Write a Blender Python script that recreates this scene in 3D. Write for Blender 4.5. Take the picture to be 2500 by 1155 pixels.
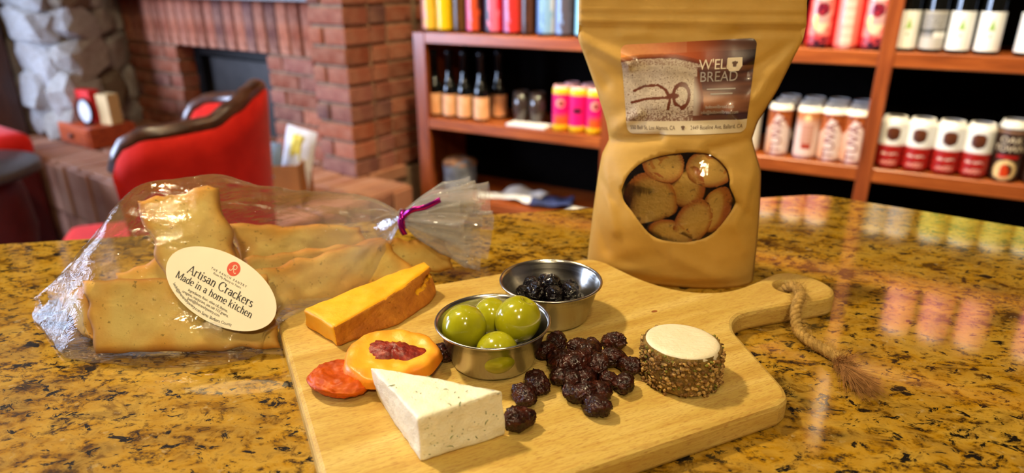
import bpy, bmesh, math, random
from mathutils import Vector, Matrix, noise
from mathutils.geometry import delaunay_2d_cdt

for o in list(bpy.data.objects):
    bpy.data.objects.remove(o, do_unlink=True)
scene = bpy.context.scene
COL = scene.collection
R = math.radians
PI = math.pi

def lin(r, g, b):
    def f(c):
        c /= 255.0
        return c / 12.92 if c <= .04045 else ((c + .055) / 1.055) ** 2.4
    return (f(r), f(g), f(b), 1.0)

# ------------------------------------------------------------------ camera
cam_data = bpy.data.cameras.new('camera')
cam = bpy.data.objects.new('camera', cam_data)
COL.objects.link(cam)
cam_data.sensor_width = 36.0
cam_data.lens = 1645.0 / 2500.0 * 36.0
cam_data.clip_start = .01
th, ro = R(21.25), R(-.3)
fw = Vector((0, math.cos(th), -math.sin(th)))
rt = Vector((1, 0, 0)); up = rt.cross(fw)
rt2 = rt * math.cos(ro) + up * math.sin(ro)
up2 = up * math.cos(ro) - rt * math.sin(ro)
cam.matrix_world = Matrix(((rt2.x, up2.x, -fw.x, 0), (rt2.y, up2.y, -fw.y, 0), (rt2.z, up2.z, -fw.z, .2125), (0, 0, 0, 1)))
cam_data.dof.use_dof = True
cam_data.dof.focus_distance = .365
cam_data.dof.aperture_fstop = 6.6
scene.camera = cam

# ------------------------------------------------------------------ view, world, daylight
vs = scene.view_settings
vs.view_transform = 'Standard'; vs.look = 'None'; vs.gamma = 1.0; vs.use_curve_mapping = False
vs.exposure = .03
world = bpy.data.worlds.new('world'); scene.world = world
world.use_nodes = True
world.node_tree.nodes['Background'].inputs[0].default_value = (1.0, .82, .66, 1)
world.node_tree.nodes['Background'].inputs[1].default_value = .02
scene.cycles.transparent_max_bounces = 24
scene.cycles.max_bounces = 10
scene.cycles.sample_clamp_indirect = 6.0
scene.cycles.caustics_reflective = False
scene.cycles.caustics_refractive = False

FLOOR_Z, CEIL_Z = -.95, 1.75

def area_light(name, loc, target, size, power, color, shape='DISK', size_y=None, spread=180):
    d = bpy.data.lights.new(name, 'AREA'); d.shape = shape; d.size = size
    if size_y: d.size_y = size_y
    d.energy = power; d.color = color; d.spread = R(spread)
    o = bpy.data.objects.new(name, d); COL.objects.link(o)
    o.location = loc
    o.rotation_euler = (Vector(target) - Vector(loc)).to_track_quat('-Z', 'Y').to_euler()
    return o
# daylight entering by the window in the left wall
area_light('window_daylight', (-3.72, 2.45, .45), (-1.4, 2.6, -.2), 1.25, 80, (.55, .70, 1.0), 'RECTANGLE', 1.35)
area_light('window_daylight', (-3.72, .95, .45), (-1.9, 2.8, .0), 1.05, 175, (.55, .69, 1.0), 'RECTANGLE', 1.35)
# ceiling downlights (each has a fixture built further down)
WARM = (1.0, .81, .47)
DOWNLIGHTS = [  # location, target, power, size, beam spread
    ((-.74, .72, 1.35), (-.02, .36, 0), 8.8, .07, 120),
    ((.32, -.28, 1.60), (0, .34, 0), 2.0, .09, 120),
    ((-.40, -.30, 1.60), (-.15, .36, 0), 1.2, .09, 120),
    ((.15, -1.35, 1.45), (.02, .40, .05), 4.6, .10, 100),
    ((.62, 1.02, 1.60), (1.02, 1.72, .0), 13, .06, 95),
    ((.18, 1.30, 1.60), (.55, 1.95, .0), 8.5, .06, 95),
    ((.02, 1.50, 1.60), (.20, 2.25, .0), 7, .06, 70),
    ((-1.15, 1.35, 1.60), (-1.0, 2.5, -.4), 6.5, .12, 120),
]

# ------------------------------------------------------------------ material helpers
MATS = {}
class NT:
    def __init__(s, name):
        s.m = bpy.data.materials.new(name); s.m.use_nodes = True
        s.t = s.m.node_tree; s.b = s.t.nodes['Principled BSDF']; s.out = s.t.nodes['Material Output']
    def n(s, typ, **kw):
        nd = s.t.nodes.new(typ)
        for k, v in kw.items():
            if k.startswith('i_'):
                key = k[2:]; key = int(key) if key.isdigit() else key
                nd.inputs[key].default_value = v
            else: setattr(nd, k, v)
        return nd
    def l(s, a, b): s.t.links.new(a, b)
    def coord(s, which='Object', scale=(1, 1, 1), rot=(0, 0, 0)):
        c = s.n('ShaderNodeTexCoord'); m = s.n('ShaderNodeMapping')
        m.inputs['Scale'].default_value = scale; m.inputs['Rotation'].default_value = rot
        s.l(c.outputs[which], m.inputs['Vector']); return m.outputs['Vector']
    def noise(s, vec, scale, detail=4, rough=.55, dist=0):
        nd = s.n('ShaderNodeTexNoise'); nd.inputs['Scale'].default_value = scale
        nd.inputs['Detail'].default_value = detail; nd.inputs['Roughness'].default_value = rough
        nd.inputs['Distortion'].default_value = dist
        s.l(vec, nd.inputs['Vector']); return nd.outputs['Fac']
    def voro(s, vec, scale, feature='F1', out='Distance', rnd=1.0):
        nd = s.n('ShaderNodeTexVoronoi', feature=feature); nd.inputs['Scale'].default_value = scale
        nd.inputs['Randomness'].default_value = rnd
        s.l(vec, nd.inputs['Vector']); return nd.outputs[out]
    def ramp(s, fac, stops, interp='LINEAR'):
        nd = s.n('ShaderNodeValToRGB'); cr = nd.color_ramp; cr.interpolation = interp
        while len(cr.elements) < len(stops): cr.elements.new(.5)
        for e, (p, c) in zip(cr.elements, stops):
            e.position = p; e.color = c if len(c) == 4 else (*c, 1)
        s.l(fac, nd.inputs['Fac']); return nd.outputs['Color']
    def mix(s, fac, a, b, mode='MIX'):
        nd = s.n('ShaderNodeMix', data_type='RGBA', blend_type=mode)
        for sock, v in ((nd.inputs[0], fac), (nd.inputs[6], a), (nd.inputs[7], b)):
            if hasattr(v, 'is_linked'): s.l(v, sock)
            else: sock.default_value = v
        return nd.outputs[2]
    def math(s, op, a, b=0.0):
        nd = s.n('ShaderNodeMath', operation=op)
        for sock, v in ((nd.inputs[0], a), (nd.inputs[1], b)):
            if hasattr(v, 'is_linked'): s.l(v, sock)
            else: sock.default_value = v
        return nd.outputs[0]
    def bump(s, h, strength=.3, dist=.001):
        nd = s.n('ShaderNodeBump'); nd.inputs['Strength'].default_value = strength
        nd.inputs['Distance'].default_value = dist
        s.l(h, nd.inputs['Height']); s.l(nd.outputs['Normal'], s.b.inputs['Normal']); return nd.outputs['Normal']
    def set(s, **kw):
        for k, v in kw.items():
            k = k.replace('_', ' ')
            if hasattr(v, 'is_linked'): s.l(v, s.b.inputs[k])
            else: s.b.inputs[k].default_value = v
        return s
    def done(s, key):
        MATS[key] = s.m; return s.m

def W(v): return (v, v, v, 1)

def simple(key, col, rough=.5, metal=0.0, var=.12, scale=30.0, bump=0.0, bscale=200.0, spec=.5, **kw):
    t = NT(key)
    v = t.coord()
    f = t.noise(v, scale, 3)
    dk = tuple(c * (1 - var) for c in col[:3]) + (1,)
    lt = tuple(min(1, c * (1 + var)) for c in col[:3]) + (1,)
    t.set(Base_Color=t.ramp(f, [(.3, dk), (.7, lt)]), Roughness=rough, Metallic=metal, Specular_IOR_Level=spec)
    if bump: t.bump(t.noise(v, bscale, 4), bump, .001)
    for k, x in kw.items(): t.set(**{k: x})
    return t.done(key)

# printed things: the design is stored as a colour on the mesh points
def printed(key, rough=.35, spec=.5, metal=0.0, coat=0.0):
    t = NT(key); a = t.n('ShaderNodeAttribute', attribute_name='Col')
    t.set(Base_Color=a.outputs['Color'], Roughness=rough, Specular_IOR_Level=spec, Metallic=metal, Coat_Weight=coat)
    return t.done(key)
printed('print_gloss', .3, .5, 0, .3)
printed('print_satin', .45)
printed('print_matte', .8, .25)

# granite -----------------------------------------------------------------
t = NT('granite')
v0 = t.coord('Object', (1, 1, 1), (0, 0, R(35)))
v = t.coord('Object', (1.0, 1.5, 1.0), (0, 0, R(38)))
zone = t.noise(v0, 6.5, 4, .6, .4)
big = t.noise(v, 20, 6, .62, .9)
mid = t.noise(v, 62, 6, .66, .7)
fine = t.noise(v, 210, 5, .7, .3)
base = t.ramp(big, [(.30, lin(64, 44, 10)), (.41, lin(128, 88, 10)), (.51, lin(168, 122, 14)), (.60, lin(180, 140, 44)), (.72, lin(98, 66, 12))])
base = t.mix(t.ramp(mid, [(.42, W(0)), (.60, W(.6))]), base, lin(188, 152, 66))
base = t.mix(t.ramp(mid, [(.57, W(0)), (.68, W(.85))]), base, lin(94, 60, 10))
zb = t.math('MULTIPLY', t.math('SUBTRACT', zone, .5), .16)
brown = t.ramp(t.math('ADD', zb, t.math('ADD', t.math('MULTIPLY', mid, .55), t.math('MULTIPLY', fine, .45))), [(.40, W(1)), (.485, W(0))])
base = t.mix(brown, base, lin(66, 44, 18))
bk = t.ramp(t.math('ADD', t.math('MULTIPLY', zb, 1.3), t.noise(v, 95, 6, .68, .6)), [(.39, W(1)), (.435, W(0))])
base = t.mix(bk, base, lin(28, 23, 18))
gl = t.ramp(t.noise(v0, 120, 4, .6), [(.63, W(0)), (.72, W(.55))])
base = t.mix(gl, base, lin(186, 164, 118))
t.set(Base_Color=base, Roughness=.075, Specular_IOR_Level=.75, Coat_Weight=.35, Coat_Roughness=.03)
t.done('granite')

# light rubberwood chopping board -----------------------------------------
t = NT('board_wood')
v = t.coord('Object', (6, 60, 60))
vl = t.coord('Object', (3, 22, 22))
g1 = t.noise(vl, 3.0, 4, .55, .6)
g2 = t.noise(v, 14.0, 3, .6, .2)
c = t.ramp(g1, [(.28, lin(184, 146, 66)), (.5, lin(200, 167, 86)), (.72, lin(216, 188, 112))])
vp_ = t.coord('Object', (60, 520, 520))
pore = t.ramp(t.noise(vp_, 4.0, 2, .5), [(.36, W(.55)), (.43, W(0))])
c = t.mix(pore, c, lin(150, 98, 44))
c = t.mix(t.ramp(g2, [(.36, W(.35)), (.5, W(0))]), c, lin(168, 112, 54))
t.set(Base_Color=c, Roughness=.48, Specular_IOR_Level=.35)
t.bump(t.math('ADD', g2, t.math('MULTIPLY', t.noise(vp_, 4.0, 2), .6)), .12, .0006)
t.done('board_wood')
simple('board_knot', lin(150, 84, 38), .5, var=.3, scale=300)

# food ---------------------------------------------------------------------
t = NT('white_cheese'); v = t.coord()
pit = t.ramp(t.voro(v, 420), [(.0, W(0)), (.16, W(1))])
sel = t.ramp(t.noise(v, 260, 2), [(.50, W(1)), (.58, W(0))])
pitm = t.math('MAXIMUM', pit, sel)
h = t.math('ADD', t.math('MULTIPLY', pitm, .7), t.math('MULTIPLY', t.noise(v, 900, 4), .3))
t.set(Base_Color=t.ramp(t.noise(v, 60, 4), [(.35, lin(240, 232, 206)), (.7, lin(250, 245, 224))]), Roughness=.5,
      Subsurface_Weight=.1, Subsurface_Radius=(.006, .004, .002), Subsurface_Scale=.3)
t.bump(h, .8, .0016); t.done('white_cheese')
simple('herb_fleck', lin(104, 118, 44), .6, var=.5, scale=900)
t = NT('orange_cheese'); v = t.coord()
nn = t.noise(v, 130, 6, .65)
t.set(Base_Color=t.ramp(t.noise(v, 45, 5), [(.3, lin(240, 164, 14)), (.7, lin(250, 184, 20))]), Roughness=.5,
      Subsurface_Weight=.2, Subsurface_Radius=(.006, .003, .001), Subsurface_Scale=.4)
t.bump(nn, .35, .0012); t.done('orange_cheese')
t = NT('cheese_rind'); v = t.coord()
t.set(Base_Color=t.ramp(t.noise(v, 90, 6, .65), [(.3, lin(176, 98, 22)), (.55, lin(204, 126, 30)), (.75, lin(222, 150, 44))]), Roughness=.6)
t.bump(t.noise(v, 320, 6, .7), .8, .0015); t.done('cheese_rind')
t = NT('goat_cheese'); v = t.coord()
t.set(Base_Color=t.ramp(t.noise(v, 70, 3), [(.3, lin(232, 216, 184)), (.7, lin(242, 230, 204))]), Roughness=.55,
      Subsurface_Weight=.25, Subsurface_Radius=(.005, .004, .003), Subsurface_Scale=.5)
t.bump(t.math('ADD', t.noise(t.coord('Object', (50, 260, 50), (0, 0, .5)), 2.5, 4), t.noise(v, 500, 4)), .5, .0010); t.done('goat_cheese')
t = NT('herb_crust'); v = t.coord()
t.set(Base_Color=t.ramp(t.noise(v, 330, 5, .7), [(.28, lin(60, 44, 14)), (.45, lin(126, 96, 34)), (.6, lin(168, 130, 60)), (.78, lin(110, 104, 30))]), Roughness=.8)
t.bump(t.noise(v, 700, 5, .7), 1.0, .0015); t.done('herb_crust')
for k, c1 in (('crumb_tan', lin(186, 148, 84)), ('crumb_brown', lin(126, 88, 38)), ('crumb_green', lin(126, 122, 36))):
    simple(k, c1, .75, var=.35, scale=350, bump=.4, bscale=900)
t = NT('olive'); v = t.coord()
t.set(Base_Color=t.ramp(t.noise(v, 55, 4), [(.3, lin(150, 150, 14)), (.7, lin(184, 178, 26))]), Roughness=.16, Specular_IOR_Level=.6,
      Coat_Weight=.6, Coat_Roughness=.05, Subsurface_Weight=.25, Subsurface_Radius=(.005, .005, .001), Subsurface_Scale=.6)
t.bump(t.noise(v, 420, 3), .05, .0006); t.done('olive')
simple('olive_hole', lin(110, 108, 16), .35, scale=200)
t = NT('raisin'); v = t.coord()
oi = t.n('ShaderNodeObjectInfo')
cc = t.ramp(t.noise(v, 1.6, 4, .6), [(.3, lin(22, 8, 7)), (.55, lin(60, 22, 14)), (.8, lin(104, 42, 22))])
cc = t.mix(t.math('MULTIPLY', oi.outputs['Random'], .5), cc, lin(34, 16, 11))
t.set(Base_Color=cc, Roughness=.25, Specular_IOR_Level=.42)
t.bump(t.noise(v, 3.2, 3, .5), .25, .15); t.done('raisin')
t = NT('dark_berry'); v = t.coord()
t.set(Base_Color=t.ramp(t.noise(v, 200, 3), [(.3, lin(5, 3, 5)), (.7, lin(18, 7, 9))]), Roughness=.12, Specular_IOR_Level=.45, Coat_Weight=.25, Coat_Roughness=.03)
t.bump(t.noise(v, 2.2, 3), .5, .2); t.done('dark_berry')
t = NT('peach_flesh'); v = t.coord()
a = t.n('ShaderNodeAttribute', attribute_name='Col')
t.set(Base_Color=a.outputs['Color'], Roughness=.38, Specular_IOR_Level=.5, Subsurface_Weight=.3, Subsurface_Radius=(.008, .003, .001), Subsurface_Scale=.6)
t.bump(t.noise(v, 180, 5, .6), .35, .001); t.done('peach_flesh')
t = NT('peach_pit'); v = t.coord()
t.set(Base_Color=t.ramp(t.noise(v, 220, 5, .65), [(.3, lin(84, 12, 10)), (.55, lin(140, 34, 18)), (.8, lin(196, 84, 30))]), Roughness=.4)
t.bump(t.noise(v, 420, 5), .6, .001); t.done('peach_pit')
t = NT('apricot'); v = t.coord()
t.set(Base_Color=t.ramp(t.noise(v, 90, 5, .6), [(.3, lin(152, 52, 2)), (.55, lin(194, 80, 3)), (.75, lin(216, 112, 12))]), Roughness=.48, Specular_IOR_Level=.25)
t.bump(t.noise(v, 160, 3, .5), .15, .001); t.done('apricot')
t = NT('cracker'); v = t.coord()
a = t.n('ShaderNodeAttribute', attribute_name='Col')
sp = t.ramp(t.noise(v, 260, 3, .6), [(.30, W(.75)), (.36, W(0))])
sp2 = t.ramp(t.noise(v, 70, 4, .6), [(.40, W(.35)), (.6, W(0))])
c = t.mix(sp2, a.outputs['Color'], lin(190, 140, 62))
c = t.mix(sp, c, lin(112, 92, 34))
t.set(Base_Color=c, Roughness=.65, Specular_IOR_Level=.3)
t.bump(t.noise(v, 230, 5, .6), .35, .001); t.done('cracker')
t = NT('crouton'); v = t.coord()
a = t.n('ShaderNodeAttribute', attribute_name='Col')
hole = t.ramp(t.noise(v, 170, 4, .6, .6), [(.30, W(.8)), (.38, W(0))])
c = t.mix(hole, a.outputs['Color'], lin(120, 78, 26))
c = t.mix(t.ramp(t.noise(v, 420, 2), [(.26, W(.9)), (.31, W(0))]), c, lin(56, 22, 10))
t.set(Base_Color=c, Roughness=.6)
t.bump(t.noise(v, 260, 5, .65), .8, .0015); t.done('crouton')

# packaging ------------------------------------------------------------------
t = NT('kraft_paper'); v = t.coord()
t.set(Base_Color=t.mix(t.ramp(t.noise(v, 26, 4), [(.3, W(0)), (.7, W(1))]), lin(190, 146, 62), lin(204, 160, 78)), Roughness=.58, Specular_IOR_Level=.3)
hh = t.math('ADD', t.math('MULTIPLY', t.noise(v, 24, 3, .5, .8), 1.0), t.math('MULTIPLY', t.noise(v, 1500, 3), .03))
t.bump(hh, .35, .004); t.done('kraft_paper')
simple('kraft_inside', lin(96, 58, 22), .8)
def film(key, haze, rough, bstr, bscale, tint=(1, 1, 1, 1), facscale=1.0, attr=False, stretch=(1, 1, 1), ior=1.5):
    t = NT(key); t.t.nodes.remove(t.b)
    v = t.coord('Object', stretch)
    nz = t.math('ADD', t.voro(v, bscale), t.math('MULTIPLY', t.noise(v, bscale * 1.8, 4, .6, 1.0), .8))
    bp = t.n('ShaderNodeBump'); bp.inputs['Strength'].default_value = bstr; bp.inputs['Distance'].default_value = .004
    t.l(nz, bp.inputs['Height'])
    fr = t.n('ShaderNodeFresnel', i_IOR=ior); t.l(bp.outputs['Normal'], fr.inputs['Normal'])
    gl = t.n('ShaderNodeBsdfAnisotropic'); gl.inputs['Roughness'].default_value = rough; t.l(bp.outputs['Normal'], gl.inputs['Normal'])
    tr = t.n('ShaderNodeBsdfTransparent'); tr.inputs[0].default_value = tint
    df = t.n('ShaderNodeBsdfTranslucent'); df.inputs[0].default_value = (.9, .88, .85, 1)
    d2 = t.n('ShaderNodeBsdfDiffuse'); d2.inputs[0].default_value = (.9, .88, .85, 1)
    ad = t.n('ShaderNodeMixShader'); ad.inputs[0].default_value = .5; t.l(df.outputs[0], ad.inputs[1]); t.l(d2.outputs[0], ad.inputs[2])
    m1 = t.n('ShaderNodeMixShader')
    if attr:
        at_ = t.n('ShaderNodeAttribute', attribute_name='Col'); t.l(t.math('MULTIPLY', at_.outputs['Fac'], haze), m1.inputs[0])
    else: m1.inputs[0].default_value = haze
    t.l(tr.outputs[0], m1.inputs[1]); t.l(ad.outputs[0], m1.inputs[2])
    m2 = t.n('ShaderNodeMixShader'); t.l(t.math('MULTIPLY', fr.outputs[0], facscale), m2.inputs[0])
    t.l(m1.outputs[0], m2.inputs[1]); t.l(gl.outputs[0], m2.inputs[2])
    t.l(m2.outputs[0], t.out.inputs['Surface'])
    return t.done(key)
film('cellophane', .45, .035, .55, 50, attr=True, facscale=.55, stretch=(.35, 1, 1), ior=1.36)
film('window_film', .01, .05, .12, 26, (.97, .95, .92, 1), 1.0, stretch=(1.6, 1, .3))
simple('sticker_paper', lin(232, 222, 200), .55, var=.03)
simple('ink_dark', lin(40, 36, 34), .6, var=.1)
simple('ink_cream', lin(226, 208, 176), .6, var=.05)
simple('ink_grey', lin(176, 166, 156), .6, var=.05)
simple('ink_brown', lin(92, 60, 38), .6, var=.1)
simple('ink_red', lin(206, 66, 38), .5, var=.05)
simple('ink_maroon', lin(128, 26, 16), .5, var=.05)
simple('ink_white', lin(240, 240, 236), .5, var=.03)
simple('ribbon_foil', lin(166, 24, 140), .22, .85, var=.1)

# metals ------------------------------------------------------------------------
t = NT('steel'); v = t.coord('Object', (1, 1, 90))
t.set(Base_Color=(.56, .53, .48, 1), Metallic=1.0, Roughness=t.ramp(t.noise(v, 7, 3), [(.3, W(.16)), (.7, W(.27))]), Anisotropic=.4)
t.bump(t.noise(v, 12, 3), .04, .0004); t.done('steel')
simple('black_metal', lin(22, 20, 20), .4, .6)
simple('brass_dull', lin(120, 88, 46), .35, .8)
simple('lamp_white', lin(220, 216, 206), .4)

# rope -------------------------------------------------------------------------
simple('jute', lin(176, 140, 76), .85, var=.25, scale=260, bump=.6, bscale=900, spec=.2)
simple('jute_fray', lin(160, 112, 62), .85, var=.3, scale=300, spec=.2)

# room ---------------------------------------------------------------------------
t = NT('brick'); v = t.coord()
oi = t.n('ShaderNodeObjectInfo')
col = t.ramp(oi.outputs['Random'], [(0, lin(116, 58, 40)), (.2, lin(164, 90, 62)), (.4, lin(138, 78, 62)), (.55, lin(178, 106, 78)), (.7, lin(102, 62, 54)), (.85, lin(160, 98, 84)), (1, lin(84, 60, 60))])
col = t.mix(t.ramp(t.noise(v, 14, 5, .6), [(.4, W(0)), (.75, W(.5))]), col, lin(198, 148, 122))
col = t.mix(t.ramp(t.noise(v, 40, 4, .6), [(.3, W(.6)), (.45, W(0))]), col, lin(70, 40, 32))
t.set(Base_Color=col, Roughness=.85, Specular_IOR_Level=.2); t.bump(t.noise(v, 70, 6, .65), .7, .006); t.done('brick')
simple('stone_mortar', lin(176, 170, 164), .95, var=.2, scale=12, bump=.7, bscale=60, spec=.1)
simple('mortar', lin(150, 122, 98), .95, var=.3, scale=20, bump=.7, bscale=120, spec=.1)
t = NT('stone'); v = t.coord()
oi = t.n('ShaderNodeObjectInfo')
col = t.ramp(oi.outputs['Random'], [(0, lin(206, 200, 196)), (.35, lin(188, 184, 182)), (.6, lin(214, 208, 202)), (.8, lin(168, 156, 142)), (1, lin(150, 132, 110))])
col = t.mix(t.ramp(t.noise(v, 9, 5, .65), [(.42, W(0)), (.7, W(.6))]), col, lin(140, 120, 98))
t.set(Base_Color=col, Roughness=.85, Specular_IOR_Level=.2); t.bump(t.noise(v, 22, 6, .65), .8, .02); t.done('stone')
t = NT('hearth_brick'); v = t.coord()
oi = t.n('ShaderNodeObjectInfo')
col = t.ramp(oi.outputs['Random'], [(0, lin(150, 96, 72)), (.4, lin(176, 120, 92)), (.7, lin(140, 92, 74)), (1, lin(186, 134, 106))])
col = t.mix(t.ramp(t.noise(v, 12, 5, .6), [(.4, W(0)), (.75, W(.5))]), col, lin(196, 152, 124))
t.set(Base_Color=col, Roughness=.55, Specular_IOR_Level=.4); t.bump(t.noise(v, 60, 5, .6), .5, .005); t.done('hearth_brick')
def wood(key, dark, mid_, light, rough=.4, ax=(2, 26, 26), coat=0.0):
    t = NT(key); v = t.coord('Object', ax)
    g = t.noise(v, 2.2, 6, .6, .9)
    t.set(Base_Color=t.ramp(g, [(.28, dark), (.5, mid_), (.72, light)]), Roughness=rough, Coat_Weight=coat, Coat_Roughness=.25)
    t.bump(g, .1, .002); return t.done(key)
wood('shelf_wood', lin(112, 50, 18), lin(158, 78, 30), lin(190, 104, 46), .34, (2, 30, 30), .5)
wood('shelf_post_wood', lin(96, 42, 18), lin(140, 66, 28), lin(168, 88, 40), .34, (30, 30, 2), .5)
wood('dark_wood', lin(34, 18, 12), lin(60, 32, 20), lin(86, 50, 32), .4, (22, 22, 2), .2)
wood('box_wood', lin(126, 44, 12), lin(168, 66, 20), lin(190, 88, 34), .45, (3, 20, 20))
wood('trim_wood', lin(44, 22, 12), lin(78, 42, 22), lin(104, 62, 34), .32, (14, 14, 14), .4)
simple('black_panel', lin(10, 9, 9), .7, var=.2)
simple('shelf_back', lin(9, 6, 5), .9, var=.25, spec=.05)
simple('floor_slate', lin(86, 88, 104), .45, var=.3, scale=4, bump=.2, bscale=30)
simple('plaster', lin(150, 128, 104), .9, var=.06, scale=6, bump=.2, bscale=60)
simple('ceiling_paint', lin(120, 106, 90), .9, var=.05)
t = NT('red_velvet'); v = t.coord()
t.set(Base_Color=t.ramp(t.noise(v, 18, 4), [(.3, lin(214, 28, 18)), (.7, lin(236, 40, 26))]), Roughness=.75, Sheen_Weight=.12, Sheen_Roughness=.4, Specular_IOR_Level=.2)
t.bump(t.noise(v, 500, 2), .15, .001); t.done('red_velvet')
simple('dark_red_leather', lin(96, 18, 16), .5, var=.25, scale=14)
simple('pale_paint', lin(220, 222, 228), .35, var=.05)
simple('cardboard', lin(160, 100, 42), .8, var=.12, scale=14)
simple('soot_metal', lin(58, 54, 52), .5, .3, var=.3, scale=8)
simple('glass_dark', lin(14, 16, 14), .06, var=.2, spec=.7, coat_weight=.0) if False else simple('glass_dark', lin(10, 11, 10), .07, var=.2, spec=.8)
simple('foil_dark', lin(20, 20, 24), .3, .5)
simple('foil_green', lin(92, 112, 22), .32, .4)
simple('can_metal', lin(206, 204, 200), .28, .85, var=.05)
simple('cloth_blue', lin(46, 58, 110), .8, var=.3)
simple('paper_white', lin(226, 226, 232), .7, var=.06)
simple('paper_blue', lin(150, 184, 240), .6, var=.25, scale=12)
simple('paper_yellow', lin(232, 214, 90), .6, var=.15)
simple('red_card', lin(214, 24, 20), .5, var=.1)
simple('beige_card', lin(206, 172, 118), .7, var=.08)
simple('tumbler_glass', lin(60, 50, 46), .08, var=.3, spec=.8)
t = NT('lamp_glow'); t.set(Base_Color=(1, .9, .75, 1), Emission_Color=(1, .86, .66, 1), Emission_Strength=22.0); t.done('lamp_glow')
t = NT('puck_glow'); t.set(Base_Color=(1, .95, .85, 1), Emission_Color=(1, .93, .82, 1), Emission_Strength=14.0); t.done('puck_glow')
t = NT('pane_glass')
t.set(Base_Color=(1, 1, 1, 1), Roughness=.02, Transmission_Weight=1.0, IOR=1.01); t.done('pane_glass')

# ------------------------------------------------------------------ geometry helpers
def mesh_data(name, v, f, smooth=False, cols=None):
    me = bpy.data.meshes.new(name)
    me.from_pydata([tuple(p) for p in v], [], f)
    if smooth:
        me.polygons.foreach_set('use_smooth', [True] * len(me.polygons))
    if cols is not None:
        ca = me.color_attributes.new('Col', 'FLOAT_COLOR', 'POINT')
        flat = []
        for c in cols: flat += [c[0], c[1], c[2], 1.0]
        ca.data.foreach_set('color', flat)
    me.update(); return me

def link(name, me, mat=None, parent=None, loc=None, rot=None):
    o = bpy.data.objects.new(name, me); COL.objects.link(o)
    if mat and me and not me.materials: me.materials.append(MATS[mat])
    if parent: o.parent = parent
    if loc is not None: o.location = loc
    if rot is not None: o.rotation_euler = rot
    return o

def obj(name, v, f, mat, parent=None, smooth=False, cols=None, loc=None, rot=None):
    return link(name, mesh_data(name, v, f, smooth, cols), mat, parent, loc, rot)

def thing(name, label, cat, loc=(0, 0, 0), rot=(0, 0, 0), group=None):
    o = bpy.data.objects.new(name, None); COL.objects.link(o); o.empty_display_size = .02
    o.location = loc; o.rotation_euler = rot
    return tag(o, label, cat, group)

def tag(o, label=None, cat=None, group=None, kind=None):
    if label: o['label'] = label
    if cat: o['category'] = cat
    if group: o['group'] = group
    if kind: o['kind'] = kind
    return o

def struct(o, label=None):
    o['kind'] = 'structure'
    if label: o['label'] = label
    return o

def copy_tree(root, loc, rot=None, label=None, group=None):
    r = root.copy(); COL.objects.link(r); r.location = loc
    if rot is not None: r.rotation_euler = rot
    if label: r['label'] = label
    if group: r['group'] = group
    for ch in list(root.children):
        c = ch.copy(); COL.objects.link(c); c.parent = r
        for g in list(ch.children):
            d = g.copy(); COL.objects.link(d); d.parent = c
    return r

def join(*parts):
    V, F = [], []
    for v, f in parts:
        n = len(V); V += list(v); F += [tuple(i + n for i in q) for q in f]
    return V, F

def box(c, s, bev=0.0, seg=1, rotz=0.0):
    bm = bmesh.new(); bmesh.ops.create_cube(bm, size=1)
    bmesh.ops.scale(bm, vec=s, verts=bm.verts)
    if bev: bmesh.ops.bevel(bm, geom=list(bm.edges), offset=bev, segments=seg, profile=.5, affect='EDGES')
    if rotz: bmesh.ops.rotate(bm, cent=(0, 0, 0), matrix=Matrix.Rotation(rotz, 3, 'Z'), verts=bm.verts)
    bmesh.ops.translate(bm, vec=c, verts=bm.verts)
    bm.verts.index_update()
    v = [tuple(x.co) for x in bm.verts]; f = [tuple(x.index for x in q.verts) for q in bm.faces]
    bm.free(); return v, f

def catmull(pts, n):
    P = [Vector(p) for p in pts]; out = []
    for i in range(len(P) - 1):
        p0 = P[max(i - 1, 0)]; p1 = P[i]; p2 = P[i + 1]; p3 = P[min(i + 2, len(P) - 1)]
        for k in range(n):
            t = k / n
            out.append(.5 * ((2 * p1) + (p2 - p0) * t + (2 * p0 - 5 * p1 + 4 * p2 - p3) * t * t + (3 * p1 - p0 - 3 * p2 + p3) * t ** 3))
    out.append(P[-1]); return out

def interp(x, pts):
    if x <= pts[0][0]: return pts[0][1]
    for (a, fa), (b, fb) in zip(pts, pts[1:]):
        if x <= b:
            t = (x - a) / (b - a); t = t * t * (3 - 2 * t); return fa + (fb - fa) * t
    return pts[-1][1]

def tube(path, rad, n=10, cap=True):
    P = [Vector(p) for p in path]; V, F = [], []
    up_ = Vector((0, 0, 1)); prev = None
    for i, p in enumerate(P):
        d = (P[min(i + 1, len(P) - 1)] - P[max(i - 1, 0)]).normalized()
        if prev is None:
            a = up_ if abs(d.z) < .9 else Vector((1, 0, 0)); x = d.cross(a).normalized()
        else:
            x = (prev - d * prev.dot(d)); x = x.normalized() if x.length > 1e-6 else d.orthogonal().normalized()
        prev = x; y = d.cross(x)
        r = rad[i] if isinstance(rad, (list, tuple)) else rad
        for k in range(n):
            a = 2 * PI * k / n; V.append(p + (x * math.cos(a) + y * math.sin(a)) * r)
    for i in range(len(P) - 1):
        for k in range(n):
            a, b = i * n + k, i * n + (k + 1) % n; F.append((a, b, b + n, a + n))
    if cap: F.append(tuple(range(n - 1, -1, -1))); F.append(tuple((len(P) - 1) * n + k for k in range(n)))
    return V, F

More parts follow.
